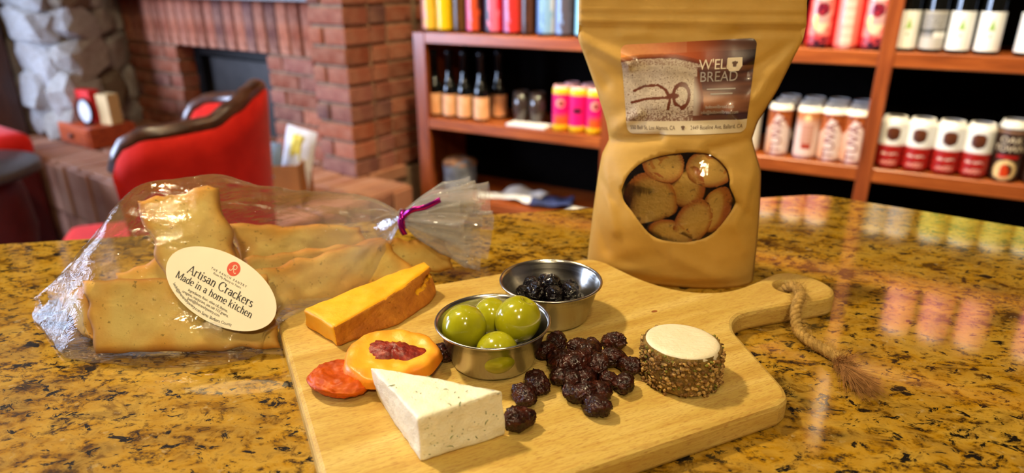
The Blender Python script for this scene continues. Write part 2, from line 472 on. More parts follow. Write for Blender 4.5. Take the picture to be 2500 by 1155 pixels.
def lathe(prof, n=32, dense=None, colfn=None):
    """prof: list of (r, z). colfn(angle, z) with angle 0 towards local -Y, positive to +X."""
    if dense:
        q = []
        for (r0, z0), (r1, z1) in zip(prof, prof[1:]):
            m = max(1, int(math.hypot(r1 - r0, z1 - z0) / dense))
            q += [(r0 + (r1 - r0) * k / m, z0 + (z1 - z0) * k / m) for k in range(m)]
        prof = q + [prof[-1]]
    V, F, Cc = [], [], []
    for r, z in prof:
        for k in range(n):
            a = 2 * PI * k / n - PI
            V.append((r * math.sin(a), -r * math.cos(a), z))
            if colfn: Cc.append(colfn(a, z))
    for i in range(len(prof) - 1):
        for k in range(n):
            a, b = i * n + k, i * n + (k + 1) % n; F.append((a, b, b + n, a + n))
    if prof[0][0] > 1e-6: F.append(tuple(range(n - 1, -1, -1)))
    if prof[-1][0] > 1e-6: F.append(tuple((len(prof) - 1) * n + k for k in range(n)))
    return V, F, (Cc if colfn else None)

def text_polys(txt, size, align='CENTER', spacing=1.0, shear=0.0):
    cu = bpy.data.curves.new('lettering', 'FONT'); cu.body = txt; cu.size = size
    cu.align_x = align; cu.align_y = 'CENTER'; cu.space_character = spacing; cu.shear = shear; cu.resolution_u = 3
    o = bpy.data.objects.new('lettering', cu); COL.objects.link(o)
    dg = bpy.context.evaluated_depsgraph_get(); me = bpy.data.meshes.new_from_object(o.evaluated_get(dg))
    v = [(p.co.x, p.co.y) for p in me.vertices]; f = [tuple(p.vertices) for p in me.polygons]
    bpy.data.objects.remove(o); bpy.data.meshes.remove(me); bpy.data.curves.remove(cu)
    return v, f

def arc(cx, cy, rx, ry, a0, a1, n=14):
    return [(cx + rx * math.cos(R(a0 + (a1 - a0) * k / n)), cy + ry * math.sin(R(a0 + (a1 - a0) * k / n))) for k in range(n + 1)]
def serif(x, y=0.0, h=.075): return [(x - h, y), (x + h, y)]
ARCH = lambda x: arc(x + .135, .29, .135, .16, 180, 0) + [(x + .27, 0)]
GLYPH = {
 'A': ([[(.05, 0), (.33, .70)], [(.32, .70), (.60, 0)], [(.15, .24), (.50, .24)], serif(.06), serif(.60, 0, .09)], .67),
 'C': ([arc(.36, .35, .30, .36, 40, 320, 24), [(.59, .45), (.59, .66)]], .68),
 'M': ([[(.12, 0), (.12, .70)], [(.13, .70), (.42, .04)], [(.42, .04), (.71, .70)], [(.73, .70), (.73, 0)], serif(.12), serif(.73, 0, .09), [(.04, .69), (.14, .69)], [(.70, .69), (.80, .69)]], .86),
 'a': ([arc(.20, .33, .12, .12, 165, 0) + [(.32, .08)], [(.32, .10), (.36, .02), (.42, .04)], arc(.19, .13, .13, .12, 60, 330, 18)], .44),
 'c': ([arc(.22, .22, .17, .23, 45, 318, 20)], .40),
 'd': ([[(.37, .70), (.37, 0)], arc(.21, .22, .16, .23, 40, 320, 20), [(.30, .69), (.37, .69)], [(.37, .01), (.44, .01)]], .48),
 'e': ([arc(.22, .22, .17, .23, 5, 318, 22), [(.06, .24), (.385, .24)]], .42),
 'h': ([[(.11, .70), (.11, 0)], ARCH(.11), serif(.11), serif(.38), [(.04, .69), (.11, .69)]], .49),
 'i': ([[(.11, .45), (.11, 0)], serif(.11), [(.03, .44), (.11, .44)], [(.11, .58), (.11, .67)]], .25),
 'k': ([[(.11, .70), (.11, 0)], [(.11, .16), (.33, .43)], [(.20, .27), (.38, .01)], serif(.11), serif(.40), serif(.33, .44), [(.04, .69), (.11, .69)]], .48),
 'm': ([[(.11, .45), (.11, 0)], ARCH(.11), ARCH(.38), serif(.11), serif(.38), serif(.65), [(.03, .44), (.11, .44)]], .76),
 'n': ([[(.11, .45), (.11, 0)], ARCH(.11), serif(.11), serif(.38), [(.03, .44), (.11, .44)]], .49),
 'o': ([arc(.23, .22, .18, .23, 0, 360, 26)], .47),
 'r': ([[(.11, .45), (.11, 0)], arc(.24, .29, .13, .15, 180, 55), serif(.11), [(.03, .44), (.11, .44)]], .35),
 's': ([arc(.17, .335, .105, .105, 40, 250, 12) + arc(.17, .115, .12, .115, 70, -140, 12)], .36),
 't': ([[(.14, .58), (.14, .10)] + arc(.20, .09, .06, .08, 180, 330, 6), [(.04, .44), (.27, .44)]], .31),
 ' ': ([], .26)}
def serif_polys(txt, size, align='LEFT'):
    """high-contrast roman lettering drawn as pen strokes: upright strokes thick, level strokes thin"""
    V, F = [], []; x = 0.0
    for ch in txt:
        strokes, adv = GLYPH[ch]
        for st in strokes:
            for (x0, y0), (x1, y1) in zip(st, st[1:]):
                dx, dy = x1 - x0, y1 - y0; L = math.hypot(dx, dy)
                if L < 1e-6: continue
                lean = dx * dy / (L * L)           # thin rising diagonals, thick falling ones
                w = .017 + .034 * abs(dy) / L * (1 - .75 * max(0, lean) * 2 if abs(dx) > .1 and len(st) == 2 else 1)
                nx, ny = -dy / L * w, dx / L * w; ex, ey = dx / L * .008, dy / L * .008
                n = len(V)
                V += [((x + x0 - ex + nx) * size, (y0 - ey + ny) * size), ((x + x0 - ex - nx) * size, (y0 - ey - ny) * size),
                      ((x + x1 + ex - nx) * size, (y1 + ey - ny) * size), ((x + x1 + ex + nx) * size, (y1 + ey + ny) * size)]
                F.append((n, n + 1, n + 2, n + 3))
        x += adv
    off = {'LEFT': 0, 'CENTER': x * size / 2}[align]
    return [(a - off, b) for a, b in V], F

def refine(poly, mx):
    """split flat lettering into small triangles so that it can follow a curved surface"""
    v, f = poly; V, F = [], []
    def split(a, b, c, dep=0):
        L_ = [math.dist(a, b), math.dist(b, c), math.dist(c, a)]; k = L_.index(max(L_))
        if L_[k] < mx or dep > 9:
            n = len(V); V.extend([a, b, c]); F.append((n, n + 1, n + 2)); return
        p = [(a, b, c), (b, c, a), (c, a, b)][k]; m_ = ((p[0][0] + p[1][0]) / 2, (p[0][1] + p[1][1]) / 2)
        split(p[0], m_, p[2], dep + 1); split(m_, p[1], p[2], dep + 1)
    for q in f:
        for k in range(1, len(q) - 1): split(v[q[0]], v[q[k]], v[q[k + 1]])
    return V, F

def map_text(name, poly, fn, mat, parent, dx=0.0, dy=0.0, rot=0.0):
    v, f = poly; c, s = math.cos(rot), math.sin(rot)
    return obj(name, [fn(x * c - y * s + dx, x * s + y * c + dy) for x, y in v], f, mat, parent)

# ------------------------------------------------------------------ room shell
def plane_struct(name, v, mat):
    return struct(obj(name, v, [tuple(range(len(v)))], mat))
XL, XR, YF, YB = -3.6, 2.8, -2.6, 4.6
v, f = box(((XL + XR) / 2, (YF + YB) / 2, FLOOR_Z - .05), (XR - XL + .2, YB - YF + .2, .1)); struct(obj('floor', v, f, 'floor_slate'))
v, f = box(((XL + XR) / 2, (YF + YB) / 2, CEIL_Z + .05), (XR - XL + .2, YB - YF + .2, .1)); struct(obj('ceiling', v, f, 'ceiling_paint'))
zm, zh_ = (FLOOR_Z + CEIL_Z) / 2, CEIL_Z - FLOOR_Z
v, f = box((XR + .05, (YF + YB) / 2, zm), (.1, YB - YF, zh_)); struct(obj('wall_right', v, f, 'plaster'))
v, f = box(((XL + XR) / 2, YF - .05, zm), (XR - XL + .2, .1, zh_)); struct(obj('wall_front', v, f, 'plaster'))
v, f = box(((XL + XR) / 2, YB + .05, zm), (XR - XL + .2, .1, zh_)); struct(obj('wall_back', v, f, 'plaster'))
# left wall with two window openings
WINS = [(.42, 1.48), (1.8, 3.1)]; WZ0, WZ1 = -.25, 1.15
parts_ = []; y_ = YF
for a_, b_ in WINS:
    parts_.append(box((XL - .05, (y_ + a_) / 2, zm), (.1, a_ - y_, zh_)))
    parts_.append(box((XL - .05, (a_ + b_) / 2, (FLOOR_Z + WZ0) / 2), (.1, b_ - a_, WZ0 - FLOOR_Z))); parts_.append(box((XL - .05, (a_ + b_) / 2, (WZ1 + CEIL_Z) / 2), (.1, b_ - a_, CEIL_Z - WZ1))); y_ = b_
parts_.append(box((XL - .05, (y_ + YB) / 2, zm), (.1, YB - y_, zh_)))
struct(obj('wall_left', *join(*parts_), 'plaster'))
for k_, (a_, b_) in enumerate(WINS):
    wn = bpy.data.objects.new('window_%d' % (k_ + 1), None); COL.objects.link(wn); wn.location = (XL - .05, (a_ + b_) / 2, WZ0); struct(wn)
    ww, wh = b_ - a_, WZ1 - WZ0
    for c, s in (((0, -ww / 2 + .03, wh / 2), (.08, .06, wh)), ((0, ww / 2 - .03, wh / 2), (.08, .06, wh)), ((0, 0, .03), (.08, ww, .06)), ((0, 0, wh - .03), (.08, ww, .06)), ((0, 0, wh / 2), (.04, .03, wh))):
        v, f = box(c, s, .004); obj('window_frame', v, f, 'pale_paint', wn)

# ------------------------------------------------------------------ countertop
def rounded_outline(pts, radii, n=10):
    out = []; m = len(pts)
    for i, p in enumerate(pts):
        p = Vector(p); a = (Vector(pts[i - 1]) - p); b = (Vector(pts[(i + 1) % m]) - p)
        r = radii[i]
        if r <= 0: out.append((p.x, p.y)); continue
        an = a.angle(b); d = min(r / math.tan(an / 2), a.length * .49, b.length * .49); r = d * math.tan(an / 2)
        s, e = p + a.normalized() * d, p + b.normalized() * d
        cdir = (a.normalized() + b.normalized()).normalized(); cen = p + cdir * (r / math.sin(an / 2))
        a0 = math.atan2(s.y - cen.y, s.x - cen.x); a1 = math.atan2(e.y - cen.y, e.x - cen.x)
        da = (a1 - a0 + PI) % (2 * PI) - PI
        for k in range(n + 1): out.append((cen.x + r * math.cos(a0 + da * k / n), cen.y + r * math.sin(a0 + da * k / n)))
    return out
def offset_outline(o, d):
    m = len(o); out = []
    for i in range(m):
        a, b, c = Vector(o[i - 1]), Vector(o[i]), Vector(o[(i + 1) % m])
        t1 = (b - a); t2 = (c - b); t1 = t1.normalized() if t1.length > 1e-9 else t2.normalized(); t2 = t2.normalized() if t2.length > 1e-9 else t1
        n1 = Vector((-t1.y, t1.x)); n2 = Vector((-t2.y, t2.x)); nn = n1 + n2
        nn = nn.normalized() if nn.length > 1e-6 else n1
        out.append((b.x + nn.x * d / max(.5, nn.dot(n1)), b.y + nn.y * d / max(.5, nn.dot(n1))))
    return out
def slab(outline, rings, hole=None, hole_rings=None):
    """outline CCW; rings: list of (inset, z) from the bottom to the top; caps by constrained triangulation"""
    V, F = [], []; m = len(outline); idx = []
    for ins, z in rings:
        o = offset_outline(outline, ins); idx.append(len(V)); V += [(x, y, z) for x, y in o]
    for a, b in zip(idx, idx[1:]):
        for k in range(m): F.append((a + k, a + (k + 1) % m, b + (k + 1) % m, b + k))
    hidx = []
    if hole:
        h = len(hole)
        for ins, z in hole_rings:
            o = offset_outline(hole, -ins); hidx.append(len(V)); V += [(x, y, z) for x, y in o]
        for a, b in zip(hidx, hidx[1:]):
            for k in range(h): F.append((a + (k + 1) % h, a + k, b + k, b + (k + 1) % h))
    for which in (0, -1):
        pts = [Vector(V[idx[which] + k][:2]) for k in range(m)]; ids = [idx[which] + k for k in range(m)]
        edges = [(k, (k + 1) % m) for k in range(m)]
        if hole:
            hp = [Vector(V[hidx[which] + k][:2]) for k in range(len(hole))]
            edges += [(m + k, m + (k + 1) % len(hole)) for k in range(len(hole))]; pts += hp; ids += [hidx[which] + k for k in range(len(hole))]
        res = delaunay_2d_cdt(pts, edges, [], 1 if not hole else 0, 1e-7)
        ov, oe, of, orig = res[0], res[1], res[2], res[3]
        hb = [Vector(V[hidx[which] + k][:2]) for k in range(len(hole))] if hole else None
        ob = pts[:m]
        for tri in of:
            c = sum((ov[i] for i in tri), Vector((0, 0))) / 3
            if hole and (inside(c, hb) or not inside(c, ob)): continue
            q = tuple(ids[orig[i][0]] for i in tri)
            F.append(q if which == -1 else q[::-1])
    return V, F
def inside(p, poly):
    r = False; n = len(poly)
    for i in range(n):
        a, b = poly[i], poly[(i + 1) % n]
        if (a[1] > p[1]) != (b[1] > p[1]) and p[0] < (b[0] - a[0]) * (p[1] - a[1]) / (b[1] - a[1]) + a[0]: r = not r
    return r
cpts = [(-1.25, -.75), (1.20, -.75), (1.20, .045), (.318, .670), (-1.25, .405)]
co = rounded_outline(cpts, [.02, .02, .03, .05, .03])
v, f = slab(co, [(.012, -.04), (.003, -.036), (0, -.028), (0, -.008), (.003, -.002), (.008, 0)])
counter = thing('granite_counter', 'gold and black speckled polished granite counter carrying the food', 'counter', (0, 0, 0))
obj('countertop', v, f, 'granite', counter)
bo = rounded_outline([(-1.2, -.70), (1.15, -.70), (1.15, .0), (.30, .60), (-1.2, .34)], [0, 0, 0, 0, 0])
v, f = slab(bo, [(0, FLOOR_Z), (0, -.04)]); obj('counter_base', v, f, 'dark_wood', counter)

# ------------------------------------------------------------------ downlights
def downlight(loc, target, power, size, spread, label):
    d = (Vector(target) - Vector(loc)).normalized()
    t = thing('ceiling_spotlight', label, 'spotlight', (loc[0], loc[1], CEIL_Z), (0, 0, 0), 'spotlights above the counter and shelves')
    L = Vector(loc) - Vector((loc[0], loc[1], CEIL_Z))
    v, f, _ = lathe([(0, 0), (.045, 0), (.045, -.012), (.012, -.016), (.012, L.z + .05)], 20); obj('stem', v, f, 'black_metal', t)
    q = d.to_track_quat('-Z', 'Y').to_euler()
    v, f, _ = lathe([(0, .06), (size * .7, .06), (size * .95, -.01), (size * .95, -.03), (size * .85, -.03), (size * .8, 0), (0, 0)], 28); obj('housing', v, f, 'black_metal', t, loc=L, rot=q)
    v, f, _ = lathe([(0, -.006), (size * .78, -.006)], 28); obj('lens', v, f, 'lamp_glow', t, loc=L, rot=q)
    a = area_light('lamp_beam', Vector(loc) + d * .035, target, size * 1.5, power, WARM, 'DISK', None, spread)
names = ['warm ceiling spotlight over the cracker bag', 'warm ceiling spotlight over the front of the board', 'warm ceiling spotlight over the left end of the counter', 'warm ceiling spotlight far behind the viewer facing the pouch',
         'warm ceiling spotlight aimed at the red and white cans', 'warm ceiling spotlight aimed at the middle of the shelves', 'warm ceiling spotlight aimed at the peach labelled bottles', 'warm ceiling spotlight aimed at the fireplace']
for (loc, tg, pw, sz, sp_), nm in zip(DOWNLIGHTS, names): downlight(loc, tg, pw, sz, sp_, nm)

# ------------------------------------------------------------------ fireplace
random.seed(4)
FO = Vector((-.575, 2.413, 0)); AZ = R(54)
FA = Vector((-math.sin(AZ), math.cos(AZ), 0)); FB = Vector((math.cos(AZ), math.sin(AZ), 0))
FROT = math.atan2(FA.y, FA.x)               # local X = along the front (leftwards), local Y = -FB (towards the room)
HZ = -.49
def fbox(s0, s1, t0, t1, z0, z1, bev=.0): return box(((s0 + s1) / 2, -(t0 + t1) / 2, (z0 + z1) / 2), (s1 - s0, t1 - t0, z1 - z0), bev)
fire = thing('brick_fireplace', 'red brick fireplace with an upright brick lintel and dark firebox', 'fireplace', (FO.x, FO.y, 0), (0, 0, FROT))
core = join(fbox(.012, .185, .012, .5, HZ, CEIL_Z), fbox(.19, .60, .112, .5, HZ, CEIL_Z), fbox(1.31, 1.76, .112, .5, HZ, CEIL_Z), fbox(.19, 1.76, .112, .5, -.07, CEIL_Z))
obj('masonry_core', *core, 'mortar', fire)
BR = {}
def brick_obj(parent, s0, s1, t0, t1, z0, z1, mat='brick', jit=.003):
    sx, sy, sz = s1 - s0, t1 - t0, z1 - z0
    key = (round(sx, 3), round(sy, 3), round(sz, 3), mat)
    if key not in BR:
        vv, ff = box((0, 0, 0), (sx, sy, sz), .004); rnd = random.Random(str(key))
        vv = [(x + rnd.uniform(-.0015, .0015), y + rnd.uniform(-.0015, .0015), z + rnd.uniform(-.0015, .0015)) for x, y, z in vv]
        BR[key] = mesh_data('brick', vv, ff)
    return link('brick', BR[key], mat, parent, ((s0 + s1) / 2, -(t0 + t1) / 2 + random.uniform(-jit, jit), (z0 + z1) / 2), (0, 0, random.uniform(-.012, .012)))
CH = .0677
z = HZ; k = 0
while z < .34:
    zt = z + CH - .011
    # pier
    if k % 2 == 0: brick_obj(fire, 0, .190, 0, .115, z, zt)
    else:
        brick_obj(fire, 0, .110, 0, .115, z, zt); brick_obj(fire, .120, .190, 0, .115, z, zt)
    brick_obj(fire, 0, .10, .125, .205, z, zt); brick_obj(fire, .004, .09, .215, .345, z, zt)
    if z < -.11:
        # jambs (set back)
        zt2 = min(zt, -.085)
        if k % 2 == 0:
            for a, b in ((.215, .405), (.416, .61), (1.30, 1.49), (1.50, 1.69), (1.70, 1.765)): brick_obj(fire, a, b, .10, .19, z, zt2)
        else:
            for a, b in ((.215, .30), (.31, .50), (.51, .61), (1.30, 1.395), (1.405, 1.595), (1.605, 1.765)): brick_obj(fire, a, b, .10, .19, z, zt2)
    z += CH; k += 1
s = .215; i = 0
while s < 1.74:        # upright bricks over the opening
    brick_obj(fire, s, s + .062, .095, .185, -.083, .118); s += .0735; i += 1
obj('mantel_shelf', *fbox(.2, 1.8, .02, .3, .122, .17, .004), 'dark_wood', fire)
for k in range(3):
    for s0 in (.215, .42, .625, .83, 1.035, 1.24, 1.445): brick_obj(fire, s0 + (k % 2) * .1, s0 + (k % 2) * .1 + .19, .10, .19, .172 + k * CH, .172 + k * CH + .056)
# left return of the surround
z = HZ; k = 0
while z < .2:
    brick_obj(fire, 1.785, 1.87, .03, .13, z, z + CH - .011); z += CH
# firebox
fb = join(fbox(.61, 1.30, .46, .49, HZ, -.06), fbox(.60, .62, .19, .47, HZ, -.06), fbox(1.29, 1.31, .19, .47, HZ, -.06), fbox(.6, 1.31, .19, .47, -.085, -.06))
obj('firebox', *fb, 'black_panel', fire)
obj('fire_screen', *join(fbox(.63, 1.28, .24, .25, HZ, -.15)), 'soot_metal', fire)
obj('screen_frame', *join(fbox(.612, 1.298, .195, .215, -.135, -.085), fbox(.612, .645, .195, .215, HZ, -.13), fbox(1.265, 1.298, .195, .215, HZ, -.13)), 'black_metal', fire)

# wall of brick in the recess between the fireplace and the shelves
rw = bpy.data.objects.new('wall_recess', None); COL.objects.link(rw); rw.location = (FO.x, FO.y, 0); rw.rotation_euler = (0, 0, FROT); struct(rw, 'dark brick wall in the recess beside the shelves')
obj('mortar_bed', *fbox(-.095, .0, .372, .45, FLOOR_Z, CEIL_Z), 'mortar', rw)
z = HZ; k = 0
while z < .30:
    s = -.29 + (k % 2) * .1
    while s < -.03:
        if s + .19 > -.08: brick_obj(rw, max(s, -.09), min(s + .19, 0.0), .36, .44, z, z + CH - .011)
        s += .2
    z += CH; k += 1

# ------------------------------------------------------------------ hearth
hearth = thing('raised_hearth', 'raised brick hearth ledge running along the fireplace front', 'hearth', (FO.x, FO.y, FLOOR_Z), (0, 0, FROT))
HH = HZ - FLOOR_Z
obj('hearth_core', *join(fbox(-.205, 2.75, -.535, .055, 0, HH - .02), fbox(0, 2.75, .055, .40, 0, HH - .02)), 'mortar', hearth)
random.seed(9)
# top paving: bricks laid flat, and a front course of upright bricks
s = -.215
rowd = [(-.54, -.35), (-.34, -.15), (-.14, .05), (.06, .25)]
k = 0
while s < 2.7:
    for j, (t0, t1) in enumerate(rowd):
        if j == 3 and s < -.02: continue
        brick_obj(hearth, s, s + .092, t0, t1, HH - .05, HH + random.uniform(-.002, .002), 'hearth_brick')
    s += .101; k += 1
s = -.215
while s < 2.7:
    brick_obj(hearth, s, s + .092, -.556, -.545, HH - .215, HH - .006, 'hearth_brick', .004)
    brick_obj(hearth, s, s + .092, -.552, -.541, 0, HH - .225, 'hearth_brick', .004); s += .101
t_ = -.54
while t_ < -.02:
    brick_obj(hearth, -.228, -.217, t_, t_ + .092, HH - .215, HH - .006, 'hearth_brick', .001)
    brick_obj(hearth, -.226, -.215, t_, t_ + .092, 0, HH - .225, 'hearth_brick', .001); t_ += .101

# ------------------------------------------------------------------ rubble stone wall
stonew = bpy.data.objects.new('wall_stone', None); COL.objects.link(stonew); stonew.location = (FO.x, FO.y, 0); stonew.rotation_euler = (0, 0, FROT)
struct(stonew, 'whitewashed rubble stone wall left of the fireplace')
spoly = [(1.86, .12), (1.68, -.10), (1.57, -.28), (2.1, -.36), (2.75, -.40)]
sl = [0]
for a, b in zip(spoly, spoly[1:]): sl.append(sl[-1] + math.hypot(b[0] - a[0], b[1] - a[1]))
def sp_at(d):
    for i in range(len(spoly) - 1):
        if d <= sl[i + 1] or i == len(spoly) - 2:
            t = (d - sl[i]) / (sl[i + 1] - sl[i]); a, b = spoly[i], spoly[i + 1]
            return (a[0] + (b[0] - a[0]) * t, a[1] + (b[1] - a[1]) * t), math.atan2(b[1] - a[1], b[0] - a[0])
core_pts = [(1.92, .2), (1.74, -.06), (1.64, -.23), (2.1, -.31), (2.75, -.35), (2.75, .3)]
v, f = slab([(x, -y) for x, y in core_pts], [(0, HZ + .001), (0, CEIL_Z)]); obj('rubble_core', v, f, 'stone_mortar', stonew)
random.seed(21)
ico_bm = bmesh.new(); bmesh.ops.create_icosphere(ico_bm, subdivisions=2, radius=1); ICO2 = ([v.co.copy() for v in ico_bm.verts], [tuple(x.index for x in q.verts) for q in ico_bm.faces]); ico_bm.free()
ico_bm = bmesh.new(); bmesh.ops.create_icosphere(ico_bm, subdivisions=4, radius=1); ICO4 = ([v.co.copy() for v in ico_bm.verts], [tuple(x.index for x in q.verts) for q in ico_bm.faces]); ico_bm.free()
ico_bm = bmesh.new(); bmesh.ops.create_icosphere(ico_bm, subdivisions=5, radius=1); ICO5 = ([v.co.copy() for v in ico_bm.verts], [tuple(x.index for x in q.verts) for q in ico_bm.faces]); ico_bm.free()
stone_me = []
for k in range(8):
    off = Vector((k * 7.3, 1.7, 3.1)); vv = []
    for p in ICO2[0]:
        q = Vector([math.copysign(abs(c) ** .62, c) for c in p]) * .5
        q *= 1 + .34 * noise.noise(p * 1.5 + off); vv.append(q)
    stone_me.append(mesh_data('stone', vv, ICO2[1]))
z = HZ; row = 0
while z < .36:
    rh = random.choice((.12, .16, .20)); d = -random.uniform(0, .1)
    while d < sl[-1] + .05:
        w = random.uniform(.13, .32); (sx, ty), an = sp_at(min(max(d + w / 2, .001), sl[-1] - .001))
        o = link('stone', stone_me[random.randrange(8)], 'stone', stonew, (sx, -ty + random.uniform(-.01, .02), z + rh / 2 + random.uniform(-.012, .012)), (random.uniform(-.12, .12), random.uniform(-.4, .4), -an))
        o.scale = (w * 1.16, random.uniform(.13, .18), rh * 1.30); d += w
    z += rh; row += 1

# dark timber post at the far left
PQ = FO + FA * 1.95 + FB * -.475
post = tag(obj('timber_post', *join(box((0, 0, (CEIL_Z - HZ) / 2), (.30, .14, CEIL_Z - HZ - .006), .012), box((-.06, .075, (CEIL_Z - HZ) / 2), (.03, .02, CEIL_Z - HZ - .006), .004)), 'dark_wood', loc=(PQ.x, PQ.y, HZ + .003), rot=(0, 0, FROT)),
    'tall dark timber post in front of the stone wall', 'post')

# ------------------------------------------------------------------ shelving unit
SX, SY = 1.085, 1.6762; SROT = R(-29.5)
def sloc(x, d, z):
    c, s = math.cos(SROT), math.sin(SROT); return (SX + x * c - d * s, SY + x * s + d * c, z)
shelf = thing('wooden_shelving', 'reddish wooden shelving unit with dark back filled with bottles and cans', 'shelving', (SX, SY, 0), (0, 0, SROT))
X0, X1, DEP = -1.645, 1.05, .30
LEVELS = [.89, .60, .31, .025, -.277, -.565, -.855]
POSTS = [-.155, .60, -.90]
obj('back_panel', *box(((X0 + X1) / 2, DEP + .01, (FLOOR_Z + 1.25) / 2), (X1 - X0, .02, 1.25 - FLOOR_Z)), 'shelf_back', shelf)
for z in LEVELS:
    edges = [X0 + .05] + sorted(POSTS) + [X1 - .05]
    for a, b in zip(edges, edges[1:]):
        if z > .03 and a < -1.2 - .3 and False: continue
        a2 = a + (.018 if a in POSTS else 0); b2 = b - (.018 if b in POSTS else 0)
        board = obj('shelf_board', *box(((a2 + b2) / 2, .012 + DEP / 2, z - .012), (b2 - a2, DEP - .024, .024)), 'shelf_wood', shelf)
        obj('front_edge', *box(((a2 + b2) / 2, .006, z - .0175), (b2 - a2, .016, .037), .002), 'shelf_wood', board)
zc, zl = (FLOOR_Z + 1.2) / 2, 1.2 - FLOOR_Z
for x in POSTS:
    p_ = obj('upright', *box((x, .008, zc), (.036, .024, zl), .002), 'shelf_post_wood', shelf)
    obj('divider_panel', *box((x, .02 + DEP / 2, zc), (.018, DEP - .03, zl)), 'shelf_post_wood', p_)
# the low left bay ends at the top shelf: its own end stile
obj('end_stile', *box((X0 + .025, .008, (FLOOR_Z + .025) / 2), (.05, .024, .025 - FLOOR_Z), .002), 'shelf_post_wood', shelf)
obj('end_panel', *box((X0 + .006, .02 + DEP / 2, (FLOOR_Z + .025) / 2), (.012, DEP - .02, .025 - FLOOR_Z)), 'shelf_post_wood', shelf)
obj('end_stile', *box((X1 - .025, .008, zc), (.05, .024, zl), .002), 'shelf_post_wood', shelf)

# ---- products
def can_prof(r, h):
    return [(0, .002), (r * .78, .002), (r * .82, 0), (r * .97, .008), (r, .013), (r, h - .017), (r * .97, h - .012), (r * .84, h - .004), (r * .82, h), (r * .79, h), (r * .77, h - .004)]
def make_can(name, label, cat, r, h, colfn, group=None, texts=(), mat='print_gloss', n=56, dense=.0028, white_top=False):
    t = thing(name, label, cat, group=group)
    prof = can_prof(r, h)
    v, f, c = lathe(prof, n, dense, colfn); obj('can_body', v, f, mat, t, True, c)
    v, f, _ = lathe([(0, h - .0035), (r * .70, h - .0035), (r * .78, h - .002)], 28); lid = obj('lid', v, f, 'can_metal', t, True)
    vv, ff = box((0, -.006, h - .0015), (.012, .022, .0012), .0005); obj('pull_tab', vv, ff, 'can_metal', lid)
    for (txt, size, zc_, mt, vert, sp) in texts:
        pl = refine(text_polys(txt, size, 'CENTER', sp), .005)
        def fn(x, y, r=r):
            if vert: x, y = -y, x
            a = x / r; return ((r + .0004) * math.sin(a), -(r + .0004) * math.cos(a), zc_ + y)
        map_text('lettering', pl, fn, mt, t)
    return t
def place(proto, spots, labels, group):
    """first spot takes the prototype itself, the others are copies"""
    for i, (x, d, z, ry) in enumerate(spots):
        lb = labels[i] if isinstance(labels, (list, tuple)) else labels
        loc = sloc(x, d, z); ry = -.05 - x * .44 + .06 * math.sin(37 * x + 5 * d); rot = (0, 0, SROT + ry)
        if i == 0:
            proto.location = loc; proto.rotation_euler = rot; proto['label'] = lb; proto['group'] = group
        else: copy_tree(proto, loc, rot, lb, group)

ORD = ['first', 'second', 'third', 'fourth', 'fifth', 'sixth']
def mixc(a, b, t): t = max(0, min(1, t)); return tuple(a[i] + (b[i] - a[i]) * t for i in range(3))
def L3(r, g, b): return lin(r, g, b)[:3]
def arcx(a, r): return a * r

# white and red cans, right bay
WHT, REDC, DKR, BRN = L3(240, 238, 236), L3(176, 30, 22), L3(120, 24, 18), L3(70, 34, 20)
def c_white(a, z):
    x = a * .033
    if z > .130: return WHT
    if z < .062:
        if .040 < z < .047 and abs(x) < .020 and noise.noise(Vector((x * 900, z * 600, 0))) > -.15: return L3(226, 190, 180)
        if .014 < z < .026 and abs(x) < .020 and noise.noise(Vector((x * 700, z * 500, 4))) > -.05: return L3(220, 150, 136)
        return mixc(REDC, DKR, abs(math.sin(z * 180)) * .5) if abs(a) < 1.2 else DKR
    if .062 <= z < .065: return L3(200, 90, 80)
    d = math.hypot(x, z - .096)
    if d < .0185:
        n = noise.noise(Vector((x * 300, z * 500, 2)))
        return mixc(L3(110, 58, 30), L3(52, 26, 22), .5 + n + (0.09 - z) * 20)
    return WHT
wc = make_can('beer_can', 'x', 'can', .033, .138, c_white)
place(wc, [(-.106, .045, -.277, .35), (-.042, .045, -.277, .35), (.023, .045, -.277, .38), (.087, .045, -.277, .38)],
      ['%s white and red can with dark disc, counted from the upright post' % ORD[i] for i in range(4)], 'white and red cans on the right shelf')
# OAK TOWN can
def c_oak(a, z):
    x = a * .033
    if z > .133: return L3(228, 224, 216)
    if .122 < z < .127: return L3(150, 110, 84)
    if .060 < z < .068 and abs(x) < .024: return L3(176, 28, 22)
    d = math.hypot(x, (z - .030) * 1.0)
    if d < .026 and z > .004:
        if math.hypot((x + .001) * 1.5, z - .032) < .013 or (abs(x) < .008 and z < .028 and z > .014): return L3(206, 62, 20)
        if math.hypot((x - .005) * 1.3, z - .030) < .016: return L3(60, 26, 16)
        return L3(230, 196, 134)
    return L3(54, 32, 24)
ok = make_can('stout_can', 'x', 'can', .033, .152, c_oak, texts=[('OAK', .0225, .105, 'ink_cream', False, 1.0), ('TOWN', .0225, .084, 'ink_cream', False, .95)])
place(ok, [(.153, .045, -.277, .42), (.222, .045, -.277, .45)], ['dark brown can with white block letters beside the white and red cans', 'dark brown can cut off by the right edge of the photo'], 'dark brown cans on the right shelf')
